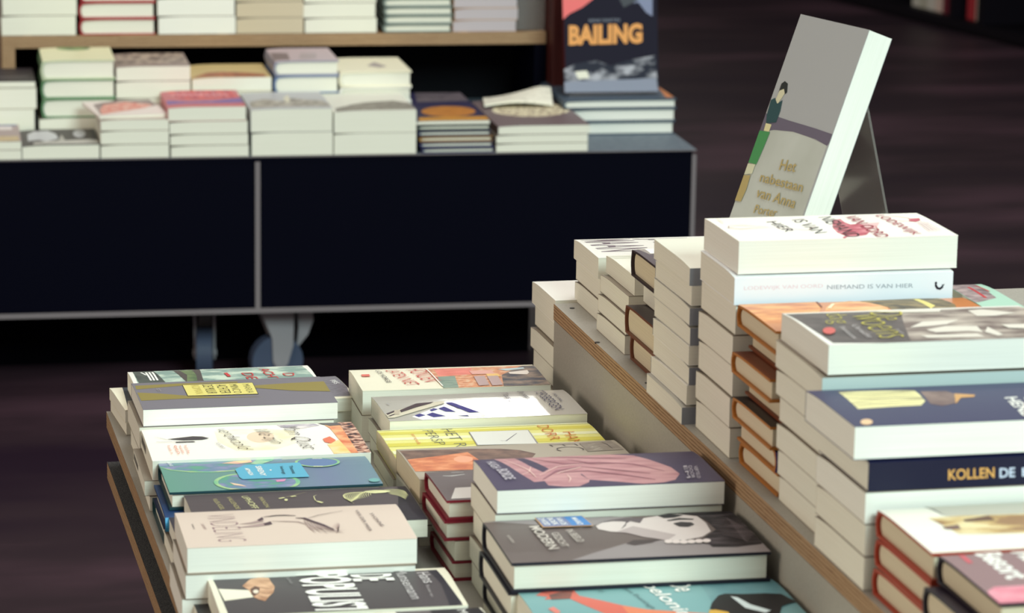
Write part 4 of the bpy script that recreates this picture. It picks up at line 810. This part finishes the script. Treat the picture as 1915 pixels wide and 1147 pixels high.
def b6(a): a.zoom(440, 0, 3.7); a.poly(mat((170, 160, 160)), [(910, 455), (960, 430), (1050, 460), (1000, 468)])
gr = (96, 140, 100); V2 = .205
nstack(-90, 68, 166, V2, E1, .13, [P_(.05, cover=(196, 186, 160), label='paperback under the dark one at far left of the second row'), P_(.03, dx=-.004)], 'dark paperback at far left', GB)
u_, w_ = nv(-90, 152, V2); book(NF @ Matrix.Translation((nv(66, 152, V2)[0], V2, nv(-90, 166, V2)[1]+.0003)) @ Matrix.Rotation(R(90), 4, 'Z'), .17, nv(66, 152, V2)[0]-u_, .0115, cover=(44, 38, 46), art=b1, label='dark-covered paperback topmost at the far left of the second row', group=GB)
nstack(76, 215, 113, V2, E1, .13, [P_(.046, kind='hard', cover=(232, 228, 190), spine=gr, board=(200, 210, 180), art=b2, label='cream hardcover with green spine and green oval, tallest stack of second row'), P_(.043, kind='hard', cover=(220, 226, 206), spine=gr, look='pale green-edged hardcover'), P_(.043, kind='hard', cover=(220, 226, 206), spine=gr, look='pale green-edged hardcover'), P_(.05, dx=-.004)], 'cream green-spined hardcover', GB)
nstack(217, 356, 124, V2, E1, .13, [P_(.036, cover=(150, 130, 126), art=b3, label='brownish photo-covered paperback right of the green-spined stack'), P_(.034), P_(.04), P_(.04)], 'brownish photo paperback', GB)
nstack(359, 508, 145, V2, E1, .13, [P_(.035, cover=(206, 182, 130), art=b4, bow=.006, label='yellowish paperback with dark red figures, middle of the second row'), P_(.04), P_(.04)], 'yellowish paperback', GB)
nstack(512, 634, 114, V2, E1, .13, [P_(.036, kind='hard', cover=(190, 172, 180), spine=(150, 150, 170), art=b5, label='small lilac-grey hardcover beside the yellowish paperback'), P_(.033, kind='hard', cover=(110, 130, 170), look='blue-edged hardcover'), P_(.04), P_(.04)], 'lilac-grey hardcover', GB)
nstack(634, 770, 134, V2, E1, .14, [P_(.038, kind='hard', cover=(242, 236, 212), art=b6, label='cream hardcover with small mark, rightmost of the second row'), P_(.036, kind='hard', cover=WHITE, look='cream hardcover'), P_(.04), P_(.04)], 'cream small-marked hardcover', GB)

# on the plywood box shelf
rd = (170, 50, 56)
def sstack(x0, x1, n, T, v=VS+.004, group=GS, first='', short='', **k):
    u, u2 = nv(x0, 66, v)[0], nv(x1, 66, v)[0]; lo = k.pop('look', 'pale paperback')
    ls = [dict(T=T, label=first, **k)]+[dict(T=T, look=lo, dx=rnd.uniform(-.002, .002), **k) for _ in range(n-1)]
    T *= KT; ls = [dict(l, T=T, dy=l.pop('dx', 0)) for l in ls]
    stackw((u2, v), sw_+n*T+.0004, sw_+.0004, 90, .19, u2-u, ls, short, group, NF)
sstack(4, 143, 4, .049, first='thick white-paged paperback topmost at left end of the plywood shelf', short='leftmost shelf paperback')
sstack(148, 290, 4, .0405, kind='hard', cover=rd, first='red-edged hardcover topmost of the red stack on the plywood shelf', short='topmost red shelf hardcover', look='red-edged hardcover')
sstack(295, 439, 4, .045, page=PAGE_W, first='white-paged paperback topmost between red and tan stacks on plywood shelf', short='white shelf stack top')
sstack(441, 566, 4, .040, page=nmat((200, 186, 162), (210, 196, 172), (6, 6, 900), .8, .1), first='tan-paged paperback topmost of tan stack on the plywood shelf', short='tan shelf stack top', look='tan-paged paperback')
sstack(569, 703, 4, .038, first='cream paperback topmost right of tan stack on the plywood shelf', short='cream shelf stack top', look='cream paperback')
sstack(718, 846, 7, .0215, kind='hard', cover=(120, 132, 128), bow=.004, first='thin booklet-like hardcover topmost of grey-edged pile on the plywood shelf', short='thin grey-edged shelf pile top', look='thin grey-edged book')
sstack(848, 966, 3, .030, page=nmat((186, 176, 182), (196, 186, 192), (6, 6, 900), .8, .1), cover=(206, 160, 110), group=GS, first='orange-topped paperback topmost at right of the plywood shelf', short='orange-topped shelf paperback', look='lilac-paged paperback')
hd = empty('leaflet_holder', (NF @ Vector((nv(990, 60, VS+.02)[0], VS+.02, sw_+.0003)))[:], math.atan2(_u.y, _u.x)); tag(hd, 'clear acrylic leaflet holder at the right end of the plywood shelf', 'holder')
q = MB(); q.box(-.025, .03, 0, .003, 0, .14); q.box(-.025, .03, .03, .033, 0, .16); q.box(-.025, .03, 0, .033, .0, .003); q.build('holder', [ACRYL], hd)

# ------------------------------------------------------------------ dark bookcase far behind on the right
Pa, Pb = atz(1500, -14, FLOOR), atz(2060, 128, FLOOR); dcs = (Pb-Pa); ln = dcs.length; dcs.normalize()
bc = empty('bookcase', Pa[:], math.atan2(dcs.y, dcs.x)); tag(bc, 'dark bookcase standing far behind, its lowest shelf of books just in frame', 'bookcase')
dk_ = mat((16, 12, 20), .6, .1)
BC = Matrix.Translation(Pa) @ Matrix.Rotation(math.atan2(dcs.y, dcs.x), 4, 'Z'); BI = BC.inverted()
def bcx(px, py, y):
    r = BI.to_3x3() @ ray(px, py); o = BI @ CAM; q_ = o+r*((y-o.y)/r.y); return q_.x, q_.z
hz = bcx(1830, 42, .02)[1]
print('bookcase length', ln, 'shelf height', hz)
q = MB(); q.box(-3, ln, 0, .34, 0, hz-.03); q.build('dark_base_block', [dk_], bc)
q = MB(); q.box(-3, ln, -.01, .34, hz-.03, hz-.001); q.build('shelf_board', [dk_], bc)
q = MB(); q.box(-3, ln, .34, .36, 0, 2.1); q.build('back_panel', [dk_], bc)
q = MB(); q.box(-3, ln, -.01, .34, hz+.36, hz+.39); q.build('shelf_board', [dk_], bc)
GF = 'books on the lowest shelf of the dark bookcase'
x = bcx(1706, 10, .03)[0]; xe = bcx(1792, 30, .03)[0]; cs = [((206, 200, 190), 'cream'), ((190, 184, 170), 'beige'), ((216, 208, 200), 'pale'), ((226, 200, 190), 'pinkish'), ((120, 30, 50), 'dark red'), ((206, 176, 180), 'rose')]
wd = (xe-x)/6; places = ['first', 'second', 'third', 'fourth', 'fifth', 'sixth']
def upright(x, wd, c, h, lab):
    Mx = BC @ Matrix((Vector((0, 0, 1)), Vector((0, -1, 0)), Vector((1, 0, 0)))).transposed().to_4x4(); Mx.translation = BC @ Vector((x, .19, hz))
    book(Mx, h, .16, wd-.001, cover=c, spine=c, bow=0, label=lab, group=GF)
for i, (c, n_) in enumerate(cs): upright(x+i*wd, wd, c, .24+.02*(i % 3), '%s spined book, %s of six upright on the far bookcase' % (n_, places[i]))
x2, x3 = bcx(1808, 38, .03)[0], bcx(1845, 44, .03)[0]
q = MB(); q.box(x3+.002, x3+.04, -.01, .34, hz, hz+.36); q.build('upright', [dk_], bc)
q = MB(); q.box(xe+.002, xe+.03, -.01, .34, hz, hz+.36); q.build('upright', [dk_], bc)
upright(x2, (x3-x2)*.42, (196, 60, 70), .27, 'bright red book standing apart with a white one on the far bookcase'); upright(x2+(x3-x2)*.44, (x3-x2)*.52, (216, 208, 196), .26, 'white book standing right of the bright red one on the far bookcase')
